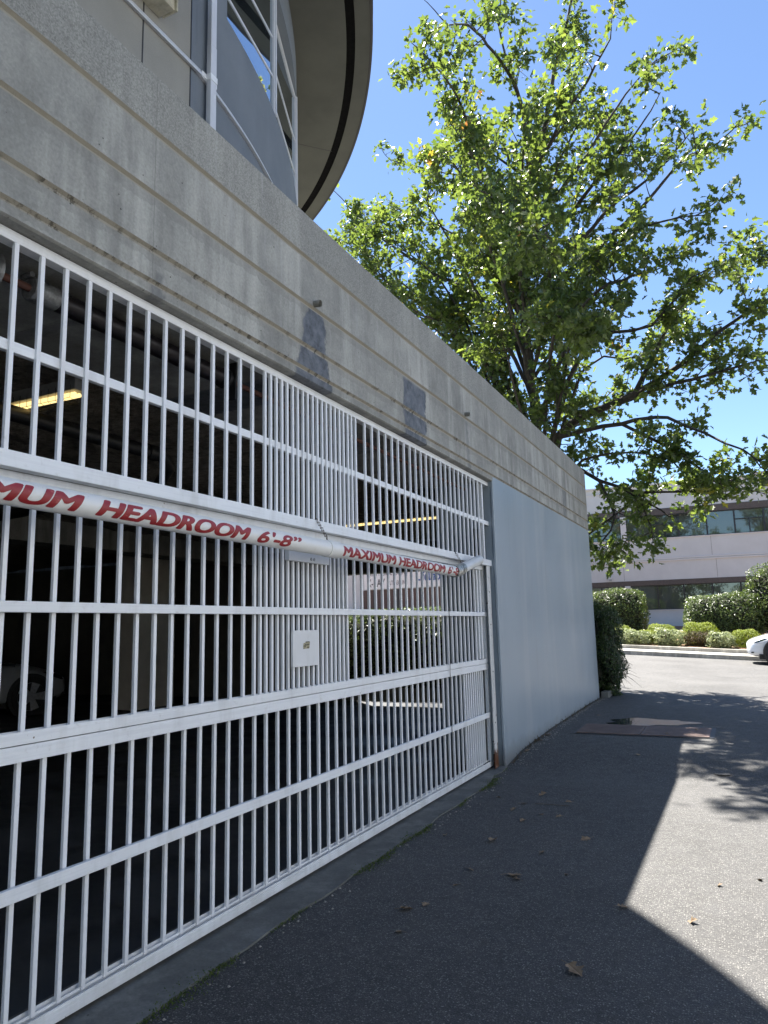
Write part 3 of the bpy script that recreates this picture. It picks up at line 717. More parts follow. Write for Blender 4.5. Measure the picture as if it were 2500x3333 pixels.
# ------------------------------------------------------------------ garage contents
SP = empty('torsion_spring', (0,0,0), 'long black torsion spring on a rusty shaft above the grille', 'door spring')
sx, sz = -2.52, 2.83
m = MB(); n = 190; m.tube([(sx, 2.06+1.10*i/n, sz) for i in range(n+1)], [.047 if i % 2 else .040 for i in range(n+1)], 18); m.build('spring', SPRINGM, SP)
m = MB(); n = 14; m.tube([(sx, 1.93+.13*i/n, sz) for i in range(n+1)], [(.052 if i % 2 else .045) for i in range(n+1)], 18); m.tube([(sx-.03,1.92,sz+.05),(sx+.03,1.92,sz+.05)], .012, 8); m.build('winding_cone', ZINC, SP)
m = MB(); m.tube([(sx, -1, sz), (sx, 7.2, sz)], .016, 12); m.build('shaft', RUSTP, SP)
m = MB(); m.tube([(sx,1.62,sz),(sx,1.64,sz),(sx,1.645,sz),(sx,1.74,sz),(sx,1.745,sz),(sx,1.765,sz)], [.075,.08,.06,.06,.08,.078], 24); m.build('cable_drum', ZINC, SP)
m = MB(); m.box(sx-.01, sx+.07, 3.215, 3.225, sz-.13, sz+.085); m.tube([(sx,3.19,sz),(sx,3.23,sz)], .058, 18); m.build('bracket', DARKM, SP)
m = MB(); m.tube([(sx, 3.30+.9*i/n, sz) for i in range(n+1)], [.03]*(n+1), 12)
for k, (x0, x1, y, z, lab) in enumerate(((-5.0,-3.50,3.05,2.84,'caged fluorescent lamp glowing yellow behind the top left bars'), (-5.0,-3.46,9.1,2.84,'glowing fluorescent lamp deep inside beyond the closely spaced bars'))):
    L = empty('ceiling_lamp', ((x0+x1)/2, y, z), lab, 'lamp', 'fluorescent garage lamps')
    off = (-(x0+x1)/2, -y, -z)
    for mb, nm, mt in ((MB().box(x0-.03, x1+.03, y-.05, y+.05, z+.03, z+.10), 'housing', simple('lamp_housing', (.25,.25,.24), .5)),
                       (MB().tube([(x0,y-.018,z+.012),(x1,y-.018,z+.012)], .013, 10).tube([(x0,y+.018,z+.012),(x1,y+.018,z+.012)], .013, 10), 'tube', TUBE)):
        o = mb.build(nm, mt, L); o.location = off
    cg = MB(); nn = 24
    for i in range(nn+1):
        x = x0+(x1-x0)*i/nn; cg.tube([(x,y-.055,z+.06),(x,y-.055,z-.02),(x,y,z-.035),(x,y+.055,z-.02),(x,y+.055,z+.06)], .0018, 4)
    for yy, zz in ((-.055,-.02),(0,-.035),(.055,-.02)): cg.tube([(x0,y+yy,z+zz),(x1,y+yy,z+zz)], .0018, 4)
    o = cg.build('guard', DARKM, L); o.location = off
m = MB(); m.tube([(-3.9,-6,2.78),(-3.9,4.2,2.76),(-3.95,4.35,2.70),(-4.3,4.6,2.62),(-7.5,4.9,2.58)], .05, 14); m.tube([(-3.9,4.05,2.76),(-3.9,4.15,2.76)], .06, 14)
tag(m.build('ceiling_pipe', BLACK), 'black drain pipe bending under the garage ceiling', 'pipe')
m = MB(); m.tube([(-5.2,-8,2.88),(-5.2,12,2.86)], .02, 8); tag(m.build('sprinkler_pipe', DARKM), 'thin dark sprinkler pipe running along the garage ceiling', 'pipe')
for a in (("RESERVED", 1.62, 1.72), ("24HR", 1.50, 1.59)):
    me = text_mesh(a[0], .02); lo, hi = bounds(me); wd = .95 if a[0][0] == 'R' else .5
    for v in me.vertices:
        u = (v.co.x-lo[0])/(hi[0]-lo[0]); t = (v.co.y-lo[1])/(hi[1]-lo[1]); v.co = (-17.99, 12.0 + wd*(u-.5)*2.4, (a[1]*1.0+(a[2]-a[1])*t*2 )*1.0)
    o = link('wall_lettering', me, TEXTD, BLD); o.location = (9,-3,0)

# ------------------------------------------------------------------ car builder
def make_car(name, loc, rz, label, group=None, paint=CARW):
    root = empty(name, loc, label, 'car', group, rz)
    # x forward (nose at x=0 going to -4.7), y left, z up
    st = [(-.00,.52,.30,.62,.56),(-.06,.72,.24,.70,.60),(-.25,.86,.20,.78,.66),(-.7,.92,.19,.90,.76),(-1.15,.935,.19,.98,.86),(-1.6,.94,.19,1.02,.92),
          (-2.4,.945,.19,1.03,.94),(-3.3,.945,.19,1.05,.96),(-4.0,.93,.20,1.08,.98),(-4.45,.88,.25,1.08,.94),(-4.65,.78,.35,1.02,.85),(-4.7,.66,.42,.95,.80)]
    m = MB(); vs = []; K = 14
    for (x, hw, zb, zt, zs) in st:
        ring = [(-hw*.86, zb),(-hw*.98, zb+.10),(-hw, (zb+zs)/2),(-hw*.985, zs-.04),(-hw*.93, zs+.03),(-hw*.70, (zs+zt*2)/3),(-hw*.35, zt),(hw*.35, zt),(hw*.70,(zs+zt*2)/3),(hw*.93,zs+.03),(hw*.985,zs-.04),(hw,(zb+zs)/2),(hw*.98,zb+.10),(hw*.86,zb)]
        vs += [(x, y, z) for y, z in ring]
    fs = [(i*K+k, i*K+(k+1)%K, (i+1)*K+(k+1)%K, (i+1)*K+k) for i in range(len(st)-1) for k in range(K)]
    m.add(vs, fs, True); m.add(vs[:K], [tuple(range(K))]); m.add(vs[-K:], [tuple(range(K))[::-1]])
    body = m.build('body', paint, root); sb = body.modifiers.new('s', 'SUBSURF'); sb.levels = 2; sb.render_levels = 2
    cs = [(-1.05,.78,.86),(-1.75,.72,1.26),(-2.3,.68,1.43),(-3.0,.67,1.44),(-3.7,.66,1.33),(-4.35,.66,1.05)]
    m = MB(); vs = []
    for x, hw, z in cs: vs += [(x,-.86,.93),(x,-hw,z-.06),(x,-hw*.8,z),(x,hw*.8,z),(x,hw,z-.06),(x,.86,.93)]
    m.add(vs, [(i*6+k,i*6+k+1,(i+1)*6+k+1,(i+1)*6+k) for i in range(len(cs)-1) for k in range(5)], True)
    m.build('windows', GLASS_CAR, root)
    for sgn in (1, -1):
        m = MB(); hl = [(-.16,.80,.60),(-.22,.86,.66),(-.45,.915,.735),(-.62,.93,.76),(-.50,.925,.70),(-.25,.895,.61)]
        m.add([(x-.005, sgn*(y+.012), z) for x, y, z in hl], [tuple(range(6))]); m.build('headlight', GLASS_CAR, root)
        m = MB(); m.box(-.17,-.10, sgn*.80-.03*(sgn<0), sgn*.80+.03*(sgn>0), .33, .37); m.build('bumper_slot', BLACK, root)
        m = MB(); m.box(-1.62, -1.50, sgn*.97-.09, sgn*.97+.09, .95, 1.06); m.build('mirror', paint, root, .03)
        for x in (-.80, -3.68):
            m = MB(); m.tube([(x, sgn*.80, .34), (x, sgn*.955, .34)], [.40,.40], 32); m.build('wheel_arch', BLACK, root)
            t = MB(); t.tube([(x, sgn*.76, .34),(x, sgn*.955, .34),(x, sgn*.965, .34),(x,sgn*.965,.34)], [.33,.34,.32,.25], 32); ty = t.build('tyre', TYRE, root)
            rm = MB(); rm.tube([(x, sgn*.966, .34),(x, sgn*.970, .34)], [.05,.045], 16)
            for k in range(5):
                a = 2*math.pi*k/5; c_, s_ = math.cos(a), math.sin(a)
                q = [(-.045,.03),(.045,.03),(.075,.235),(-.075,.235)]
                rm.add([(x + u*s_ + v*c_, sgn*.969, .34 - u*c_ + v*s_) for u, v in q], [(0,1,2,3)])
            rm.tube([(x, sgn*.962, .34),(x, sgn*.972, .34)], [.245,.24], 32, caps=False)
            rm.build('rim', RIMM, ty)
    m = MB(); m.box(-4.3,-.3,-.85,.85,.16,.30); m.build('underbody', BLACK, root)
    return root
make_car('parked_car', (.02, 24.45, gz(.5, 24.4)), math.pi, 'white car with its nose at the right edge, parked along the far kerb')
make_car('parked_car', (-12.2, 10.3, .01), R_(75), 'dim white car parked inside the dark garage behind the left bars', paint=simple('dimmed_white_paint', (.30,.31,.32), .35, 0, 3, .1))  # white car's paint darkened, so the garage gloom sits in its colour

# ------------------------------------------------------------------ leaf clouds
OAK_R = [(0,0),(.05,.08),(.20,.14),(.29,.28),(.15,.34),(.27,.48),(.40,.64),(.18,.66),(.19,.80),(.08,.86),(0,1.0)]
OVAL = [(0,0),(.14,.22),(.20,.45),(.17,.70),(.08,.90),(0,1.0)]
def leaf_mesh(name, P, N, U, L, val, outline, mat, parent=None, fold=.25, wid=1.0):
    """P points, N normals, U growing directions, L lengths (numpy); two folded halves per leaf"""
    n = len(P); N = N / (np.linalg.norm(N, axis=1, keepdims=True)+1e-9)
    U = U - N * (U*N).sum(1, keepdims=True); U /= (np.linalg.norm(U, axis=1, keepdims=True)+1e-9); Wv = np.cross(N, U)
    k = len(outline); ox = np.array([o[0] for o in outline])*wid; oy = np.array([o[1] for o in outline])
    droop = -.22*oy*oy
    V = []
    for sgn in (1, -1):
        v = P[:,None,:] + L[:,None,None]*(U[:,None,:]*oy[None,:,None] + Wv[:,None,:]*(sgn*ox)[None,:,None] + N[:,None,:]*(ox*fold+droop)[None,:,None])
        V.append(v)
    V = np.stack(V, 1).reshape(-1, 3)
    me = bpy.data.meshes.new(name); nf = 2*n
    me.vertices.add(len(V)); me.vertices.foreach_set('co', V.astype(np.float32).ravel())
    me.loops.add(nf*k); me.loops.foreach_set('vertex_index', np.arange(nf*k, dtype=np.int32))
    me.polygons.add(nf); me.polygons.foreach_set('loop_start', (np.arange(nf)*k).astype(np.int32)); me.polygons.foreach_set('loop_total', np.full(nf, k, dtype=np.int32))
    me.update(calc_edges=True)
    at_ = me.attributes.new('lf', 'FLOAT', 'POINT'); at_.data.foreach_set('value', np.repeat(val, 2*k).astype(np.float32))
    return link(name, me, mat, parent)
rng = np.random.default_rng(7)
def rdir(n): v = rng.normal(size=(n,3)); return v/np.linalg.norm(v, axis=1, keepdims=True)

# ---- the oak
def grow_tree():
    br = []      # list of (points, radii)
    tw = []      # twig tips (pos, dir)
    rnd = random.Random(11)
    Y0 = 15.2
    def limb(pts, r0, r1):
        P = [Vector(p) for p in pts]; out = []; rr = []
        for i in range(len(P)-1):
            n = max(2, int((P[i+1]-P[i]).length/.35))
            for k in range(n):
                t = k/n; a = P[max(i-1,0)]; b = P[i]; c = P[i+1]; d = P[min(i+2,len(P)-1)]
                q = .5*((2*b) + (c-a)*t + (2*a-5*b+4*c-d)*t*t + (3*b-a-3*c+d)*t**3)
                out.append(q)
        out.append(P[-1])
        for i in range(1, len(out)-1): out[i] += Vector((rnd.uniform(-1,1), rnd.uniform(-1,1), rnd.uniform(-1,1)))*.03
        n = len(out); rr = [r0*(1-i/(n-1))**.85 + r1 for i in range(n)]
        br.append((out, rr)); return out, rr
    lead, lr = limb([(at(1745,1500,Y0).x, Y0, -.1), at(1745,1400,Y0), at(1722,1200,Y0), at(1716,900,Y0+.1), at(1745,600,Y0+.1), at(1790,300,Y0), at(1850,60,Y0-.1), at(1880,-150,Y0)], .15, .012)
    L = []
    def lm(f, pts, r0, dens=1.0, bare=0):
        i = min(len(lead)-1, int(f*len(lead))); o, rr = limb([lead[i]] + pts, r0, .006); L.append((o, dens, bare)); return o
    # limbs seen from the drive
    lm(.52, [at(1560,520,13.8), at(1470,290,11.6), at(1340,140,10.2)], .05, 1.0)
    lm(.62, [at(1700,350,13.8), at(1610,180,12.4), at(1520,80,10.8), at(1430,90,9.6)], .045, .9)
    lm(.66, [at(1690,320,14.4), at(1620,80,13.4), at(1650,-60,13.0)], .04, .9)
    lm(.70, [at(1850,350,14.2), at(1960,180,12.8), at(1990,90,12.0)], .045, .9)
    lm(.62, [at(1900,520,15), at(2040,300,14.8), at(2140,190,14.7)], .05, 1.1)
    lm(.55, [at(1930,600,13.5), at(2060,440,12.4), at(2150,300,12.0)], .05, 1.3)
    lm(.50, [at(1960,700,13.2), at(2140,560,12.0), at(2270,400,11.7)], .055, 1.3)
    o = lm(.50, [at(2000,760,14.5), at(2230,520,14.2), at(2330,470,14.0), at(2420,380,13.9)], .05, .45, .45)
    lm(.44, [at(1950,850,13.0), at(2130,730,11.8), at(2300,700,11.5)], .055, 1.4)
    lm(.46, [at(1600,640,15.5), at(1450,560,15.6), at(1300,530,15.6)], .04, .28, .6)
    lm(.46, [at(1640,700,14.7), at(1500,560,14.3), at(1440,480,14.1)], .045, 1.0)
    lm(.40, [at(1580,860,15.5), at(1400,720,15.9), at(1290,680,16.1)], .05, 1.0)
    lm(.34, [at(1560,1000,15.4), at(1350,850,15.8), at(1200,740,16.0), at(1070,600,16.1)], .06, 1.0)
    lm(.30, [at(1560,1080,15.0), at(1360,960,15.0), at(1190,830,15.2)], .055, .9)
    lm(.24, [at(1600,1200,15.2), at(1450,1100,15.2), at(1260,940,15.3)], .055, .9)
    lm(.36, [at(1900,1000,13.2), at(2060,900,12.0), at(2180,860,11.6)], .055, 1.3)
    lm(.28, [at(1900,1130,14.2), at(2120,1060,13.8), at(2250,900,13.6), at(2360,860,13.5)], .06, 1.1)
    # the big low limb on the right and its fork
    big, _ = limb([lead[int(.27*len(lead))], at(1820,1425,14.9), at(1913,1342,14.5), at(2067,1288,14.1), at(2266,1143,13.7), at(2390,1045,13.4), at(2520,960,13.2)], .09, .01); L.append((big, 1.0, .3))
    b2, _ = limb([big[int(.22*len(big))], at(2067,1370,14.0), at(2170,1365,13.7), at(2300,1412,13.3), at(2420,1470,12.9), at(2540,1540,12.7)], .045, .006); L.append((b2, .55, .35))
    b3, _ = limb([big[int(.45*len(big))], at(2260,1230,13.7), at(2400,1190,13.2), at(2520,1170,12.9)], .04, .006); L.append((b3, 1.1, .2))
    b4, _ = limb([big[int(.5*len(big))], at(2200,1020,14.4), at(2330,900,14.4), at(2500,830,14.3)], .045, .006); L.append((b4, 1.2, .2))
    b5, _ = limb([b2[int(.35*len(b2))], at(2230,1490,13.9), at(2330,1570,13.8), at(2450,1600,13.6)], .03, .005); L.append((b5, .9, .3))
    # low limbs that hang over the wall end
    l1, _ = limb([lead[int(.24*len(lead))], at(1850,1520,14.8), at(1950,1560,14.6), at(2080,1600,14.5), at(2220,1600,14.4), at(2330,1560,14.3)], .05, .006); L.append((l1, 1.25, .2))
    l2, _ = limb([l1[int(.45*len(l1))], at(2000,1680,14.7), at(1960,1760,14.7), at(1940,1800,14.7)], .025, .005); L.append((l2, 1.8, .1))
    l3, _ = limb([l1[int(.6*len(l1))], at(2110,1680,14.6), at(2125,1750,14.6)], .02, .005); L.append((l3, .8, .3))
    l4, _ = limb([lead[int(.26*len(lead))], at(1900,1500,14.2), at(2050,1470,13.9), at(2150,1500,13.7)], .035, .006); L.append((l4, 1.1, .2))
    l5, _ = limb([l1[int(.5*len(l1))], at(2150,1660,14.7), at(2200,1690,14.7)], .02, .005); L.append((l5, .7, .2))
    l6, _ = limb([l1[int(.8*len(l1))], at(2400,1580,14.3), at(2490,1560,14.3)], .02, .005); L.append((l6, .9, .1))
    # limbs reaching towards and away from the drive, so the crown has depth
    for k in range(15):
        f = .18 + .64*(k/15); i = int(f*len(lead)); b = lead[i]
        a = k*2.4; ln = (3.6 - 2.6*abs(f-.30)/.7*1.3) * rnd.uniform(.75, 1.0); ln = max(.9, ln)
        d = Vector((math.cos(a)*.75, math.sin(a)*1.0, rnd.uniform(.35, .8)))
        if d.y > 0: d.y *= .8
        e = b + d*ln*.5; e2 = b + d*ln + Vector((0,0,rnd.uniform(-.1,.4)))
        o, _ = limb([b, e, e2], .04, .006); L.append((o, 1.0, .25))
    for (f, pts) in ((.42, [(1670,760,12.8),(1576,622,10.2)]), (.40, [(1800,830,12.6),(1727,760,9.8)]), (.44, [(1600,640,13.0),(1460,392,10.8)]), (.38, [(1620,860,13.0),(1531,730,10.9)]), (.42, [(1540,640,13.4),(1430,505,11.7)]), (.30, [(1800,1100,13.0),(1825,1030,11.0)]), 
                     (.25, [(1850,1150,13.2),(1900,1050,11.6)]),  (.48, [(1700,560,13.4),(1720,380,12.2)]), (.38, [(1450,760,14.0),(1380,640,13.0)]),
                     (.20, [(1500,1120,14.6),(1330,1000,14.4),(1160,800,14.4)]), (.20, [(1560,1180,15.8),(1350,1000,16.4),(1120,740,16.6)]), (.27, [(1480,980,15.0),(1300,800,14.8),(1220,720,14.7)]),
                     (.56, [(1640,480,15.4),(1480,430,15.4)]), (.58, [(1840,480,15.4),(1930,360,15.6)]), (.22, [(1900,1200,15.6),(2100,1160,15.8),(2250,1000,15.8)])):
        lm(f, [at(*p) for p in pts], .045, 1.15, .3)
    # twigs
    L.append((lead, 1.0, .75))
    for (o, dens, bare) in L:
        n = len(o); ln = sum((o[i+1]-o[i]).length for i in range(n-1))
        cnt = max(2, int(ln*2.9*dens))
        for _ in range(cnt):
            t = bare*.6 + (1-bare*.6)*rnd.random()**.8
            if t < .20: continue
            i = min(n-2, int(t*(n-1))); p = o[i].lerp(o[i+1], rnd.random()); ax = (o[i+1]-o[i]).normalized()
            d = (ax*.75 + Vector((rnd.gauss(0,1), rnd.gauss(0,1), rnd.gauss(.15,.7))).normalized()).normalized()
            l = rnd.uniform(.45, 1.15)*(1.2-.6*t)
            q = [p]; dd = d.copy()
            for k in range(4):
                dd = (dd + Vector((rnd.gauss(0,.18), rnd.gauss(0,.18), rnd.gauss(.03,.15)))).normalized(); q.append(q[-1] + dd*l/4)
            br.append((q, [.013, .010, .008, .006, .003]))
            if rnd.random() < .09: continue     # dead spray
            tw.append((q[4], dd, 1.15))
            for k, pr_ in ((3, .95), (2, .8), (1, .35)):
                if rnd.random() > pr_: continue
                for _k in range(2 if k > 1 else 1):
                    d2 = (dd*.5 + Vector((rnd.gauss(0,.8), rnd.gauss(0,.8), rnd.gauss(0,.6)))).normalized(); q3 = q[k] + d2*rnd.uniform(.12,.34)
                    br.append(([q[k], q3], [.005, .0025])); tw.append((q3, d2, rnd.uniform(.6, 1.0)))
        tw.append((o[-1], (o[-1]-o[-2]).normalized(), 1.3))
    return br, tw
OAK = empty('oak_tree', (at(1745,1500,15.2).x, 15.2, 0), 'tall leafy green oak tree rising behind the end of the concrete wall', 'tree')
br, tw = grow_tree()
m = MB()
for pts, rs in br:
    m.tube(pts, rs, 10 if rs[0] > .03 else (5 if rs[0] > .012 else 3), caps=False)
o = m.build('trunk', BARK, OAK); o.location = -OAK.location
def oak_leaves():
    P = []; U = []; Ls = []; V = []
    r = random.Random(4)
    for (p, d, s) in tw:
        n = int(r.uniform(9, 16)*s); warm = r.random(); base = r.random()
        sp = .135*s+.03
        for _ in range(n):
            q = p + Vector((r.gauss(0,1), r.gauss(0,1), r.gauss(0,.85)))*sp*.54 - d*r.random()*.08
            u = (q-p)*4 + d*.6 + Vector((r.gauss(0,.6), r.gauss(0,.6), r.gauss(-.25,.5)))
            P.append(q); U.append(u); Ls.append(r.uniform(.08,.18))
            v = min(.90, max(0, .5*base + .5*r.random()))
            if warm > .996: v = r.uniform(.90, 1.0)
            elif warm > .985 and r.random() < .3: v = .95
            V.append(v)
    P = np.array(P); U = np.array(U); N = rdir(len(P))*1.0 + np.array([0,0,.55]); return P, N, U, np.array(Ls), np.array(V)
P, N, U, Ls, V = oak_leaves()
o = leaf_mesh('crown', P, N, U, Ls, V, OAK_R, LEAF_OAK, OAK); o.location = -OAK.location
NLEAF = len(P)
def copy_tree(root, loc, rz, label):
    c = root.copy(); COL.objects.link(c); c.location = loc; c.rotation_euler = (0, 0, rz); c['label'] = label
    for ch in list(root.children):
        d = ch.copy(); COL.objects.link(d); d.parent = c
    return c
copy_tree(OAK, (6.5, -5.0, -.4), R_(150), 'leafy tree behind the viewer, mirrored in the office windows')
copy_tree(OAK, (-3.5, -16.0, 0), R_(40), 'farther leafy tree behind the viewer, mirrored in the office windows')

# ---- shrubs
CORE = simple('dark_core', (.022,.024,.012), .95, 0, 40, .7, bump=1.0)  # solid dark twig mass added to block light and darken the leaf gaps
def shrub(name, c, r, n, size, mat, label, cat='shrub', group=None, power=2.6, flat=0.0, stems=True, outline=OVAL, bumpy=.10, upness=.3, inner=.35):
    root = empty(name, c, label, cat, group)
    th = rdir(n); a = np.abs(th)**(2/2.0); k = (np.abs(th[:,0])**power + np.abs(th[:,1])**power + np.abs(th[:,2])**power)**(-1/power)
    s = th * k[:,None]
    wob = 1 + bumpy*(np.sin(s[:,0]*5.1+c[0])+np.sin(s[:,1]*6.3+s[:,2]*4.7)+np.sin(s[:,2]*7.9+s[:,0]*3.3+c[1]))/1.7
    dep = 1 - inner*rng.random(n)**2.2
    s = s * (wob*dep)[:,None]
    P = s * np.array(r) + np.array([0,0,r[2]*.98]); P[:,2] = np.maximum(P[:,2], .03)
    N = th*np.array([1/r[0],1/r[1],1/r[2]])*min(r) + rdir(n)*.75 + np.array([0,0,.25])
    U = rdir(n) + np.array([0,0,upness]) + th*.5
    leaf_mesh('foliage', P, N, U, rng.uniform(.7,1.25,n)*size, np.clip(rng.random(n)*.93,0,.93), outline, mat, root)
    if cat == 'hedge' or name in ('tall_shrub', 'corner_bush'):
        me = bpy.data.meshes.new('core'); bm = bmesh.new(); bmesh.ops.create_icosphere(bm, subdivisions=4, radius=1)
        for v in bm.verts:
            q = v.co.normalized(); k_ = (abs(q.x)**power+abs(q.y)**power+abs(q.z)**power)**(-1/power); f_ = .80 + .07*math.sin(q.x*31+q.z*17) + .06*math.sin(q.y*27-q.z*23)
            v.co = Vector((q.x*r[0], q.y*r[1], q.z*r[2]))*k_*f_ + Vector((0,0,r[2]*.98))
        bm.to_mesh(me); bm.free(); link('dark_twig_core', me, CORE, root)
    if stems:
        m = MB(); rr = random.Random(int(abs(c[0])*100))
        for _ in range(14):
            e = Vector((rr.uniform(-.75,.75)*r[0], rr.uniform(-.75,.75)*r[1], rr.uniform(1.2,1.75)*r[2])); b = Vector((e.x*.35, e.y*.35, 0))
            m.tube([b, b.lerp(e,.5)+Vector((0,0,.05)), e], [.025,.016,.006], 5, caps=False)
        m.build('stem', BARKL, root)
    return root
bz = lambda x, y: bedz(x, y) - .02
def S_(x, y): return (x, y, bz(x, y))
shrub('clipped_hedge', S_(-4.42, 30.2), (1.06,.8,.95), 9000, .085, LEAF_HEDGE, 'rounded clipped hedge right beside the wall corner across the street', 'hedge', power=4.5, bumpy=.05)
shrub('clipped_hedge', S_(-6.6, 30.4), (1.3,.8,.95), 3500, .10, LEAF_HEDGE, 'clipped hedge across the street, half seen past the wall corner', 'hedge', power=4.5, bumpy=.05)
shrub('clipped_hedge', S_(-.62, 29.9), (1.30,.85,.90), 11000, .085, LEAF_HEDGE, 'wide clipped hedge below the tall shrub at the right edge', 'hedge', power=3.6, bumpy=.06)
shrub('tall_shrub', S_(1.75, 30.2), (1.62,1.1,1.62), 15000, .09, LEAF_HEDGE, 'tall rounded shrub at the right edge in front of the lavender building', 'shrub', power=2.4, bumpy=.12)
shrub('golden_shrub', S_(-4.25, 28.7), (.48,.4,.33), 3500, .05, LEAF_YEL, 'low golden green mound under the left clipped hedge', 'shrub', 'golden mounds in the planting bed')
shrub('golden_shrub', S_(-2.72, 28.6), (.50,.45,.36), 4500, .05, LEAF_YEL, 'golden green mound in the gap between the two hedges', 'shrub', 'golden mounds in the planting bed')
shrub('golden_shrub', S_(-3.15, 28.2), (.45,.35,.25), 3000, .05, LEAF_YEL, 'lower golden green mound overlapping the one between the hedges', 'shrub', 'golden mounds in the planting bed')
shrub('golden_shrub', S_(-1.40, 28.4), (.58,.45,.42), 5000, .05, LEAF_YEL, 'largest golden green mound, with a brown bare lower half', 'shrub', 'golden mounds in the planting bed')
shrub('brown_shrub', S_(-1.35, 28.15), (.58,.42,.27), 4500, .05, LEAF_BRN, 'dark brownish mound directly below the largest golden mound', 'shrub')
shrub('golden_shrub', S_(.05, 28.3), (.46,.4,.32), 4000, .05, LEAF_YEL, 'small golden green mound just left of the white car', 'shrub', 'golden mounds in the planting bed')
shrub('silvery_shrub', S_(-3.70, 27.75), (.62,.4,.27), 2600, .085, LEAF_SILV, 'wide pale silvery leafed shrub near the wall corner', 'shrub', 'silvery shrubs along the garden kerb', bumpy=.2)
shrub('silvery_shrub', S_(-2.42, 27.85), (.48,.4,.30), 2200, .085, LEAF_SILV, 'pale silvery shrub in front of the gap between hedges', 'shrub', 'silvery shrubs along the garden kerb', bumpy=.2)
shrub('silvery_shrub', S_(-.72, 27.85), (.42,.36,.27), 2000, .085, LEAF_SILV, 'pale silvery shrub between the largest and smallest golden mounds', 'shrub', 'silvery shrubs along the garden kerb', bumpy=.2)
# hedge along the end of the garage
GH = shrub('garage_hedge', (-6.6, 13.42, .12), (4.0,.46,.82), 60000, .06, LEAF_HEDGE, 'leafy hedge seen through the bars at the far garage opening', 'hedge', power=6, bumpy=.03, inner=.7, stems=False)
shrub('corner_bush', (-2.30, 13.45, .14), (.33,.6,.78), 15000, .05, LEAF_DARK, 'dark green bush tight against the far corner of the painted wall', 'bush', power=2.5, bumpy=.2, upness=-.2, stems=False)
shrub('garden_tree', (-8.2, 26.5, 1.0), (1.0,1.0,2.3), 5000, .09, LEAF_YEL, 'sunlit shrub seen through the gate right of the blue lettered sign', 'shrub')
m = MB(); rr = random.Random(9)
for _ in range(900):
    a = Vector((rr.uniform(-10.3,-2.9), rr.uniform(13.25,13.6), rr.uniform(.1,1.0))); m.tube([a, a + Vector((rr.uniform(-.25,.25), rr.uniform(-.08,.08), rr.uniform(.2,.5)))], [.022,.012], 3, caps=False)
hedge_stems = m.mesh('stem')
m = MB(); rr = random.Random(8)
for _ in range(26):
    b = Vector((-2.0+rr.uniform(-.1,.05), 13.3+rr.uniform(-.35,.25), rr.uniform(.45,.95))); d = Vector((rr.uniform(.10,.32), rr.uniform(-.1,.1), rr.uniform(-.25,-.02)))
    m.tube([b, b+d*.5+Vector((0,0,.03)), b+d], [.004,.003,.0015], 3, caps=False)
o = link('stem', hedge_stems, BARKL, GH); o.location = -GH.location
tag(m.build('bush_sprigs', BARKL), 'thin drooping sprigs sticking out of the dark corner bush', 'twigs')

# ------------------------------------------------------------------ lavender building across the street
FB = empty('office_building', (-5, 38, 1), 'pale lavender two storey office building with dark window bands across the street', 'building', rz=R_(2.5))
def fbp(mb, name, mat, parent=None, bevel=0):
    o = mb.build(name, mat, parent or FB, bevel); return o
# local frame: x along the facade from world x=-5, y depth, z from world z=1
zo = 1.0
def B_(x0, x1, y0, y1, z0, z1): return MB().box(x0+5, x1+5, y0, y1, z0-zo, z1-zo)
XL, XR = -9.0, 22
w = B_(XL, XR, 0, 10, -3, 1.93)
for a in ((XL, XR, .0, 10, 3.36, 5.40), (XL, XR, .0, 10, 6.86, 8.06)): w.box(a[0]+5, a[1]+5, a[2], a[3], a[4]-zo, a[5]-zo)
w.box(XL+5, XR+5, .25, 10, 1.93-zo, 3.36-zo); w.box(XL+5, XR+5, .25, 10, 5.40-zo, 6.86-zo)
fbp(w, 'wall', FARW)
w = B_(XL, XR, -.06, .0, 4.26, 4.32); w.box(XL+5, XR+5, -.04, .0, 4.36-zo, 4.42-zo); w.box(XL+5,XR+5,-.05,0,5.36-zo,5.40-zo); w.box(XL+5,XR+5,-.05,0,1.90-zo,1.93-zo)
w.box(XL+5, XR+5, -.10, 10, 8.06-zo, 8.14-zo); w.box(XL+5, XR+5, -.05, 0, 7.78-zo, 7.81-zo)
fbp(w, 'trim', FARW2)
fbp(B_(1.0, XR, 1.0, 9, 8.14, 8.42), 'roof_curb', BAND)
fbp(B_(XL, XR, -.02, .25, 6.55, 6.86), 'upper_band', BAND); fbp(B_(XL, XR, -.02, .25, 3.12, 3.36), 'lower_band', BAND)
fbp(B_(-5.12, -4.86, -.09, .25, 4.42, 6.55), 'pilaster', FARW2)
fbp(B_(-5.12, -4.86, -.09, .25, 1.93, 3.12), 'pilaster', FARW2)
mull = [-8.6, -7.4, -6.25, -5.12, None, -4.86, -3.62, -2.43, -1.17, .05, 1.30, 2.52, 3.75, 4.98, 6.2, 7.4, 8.6]
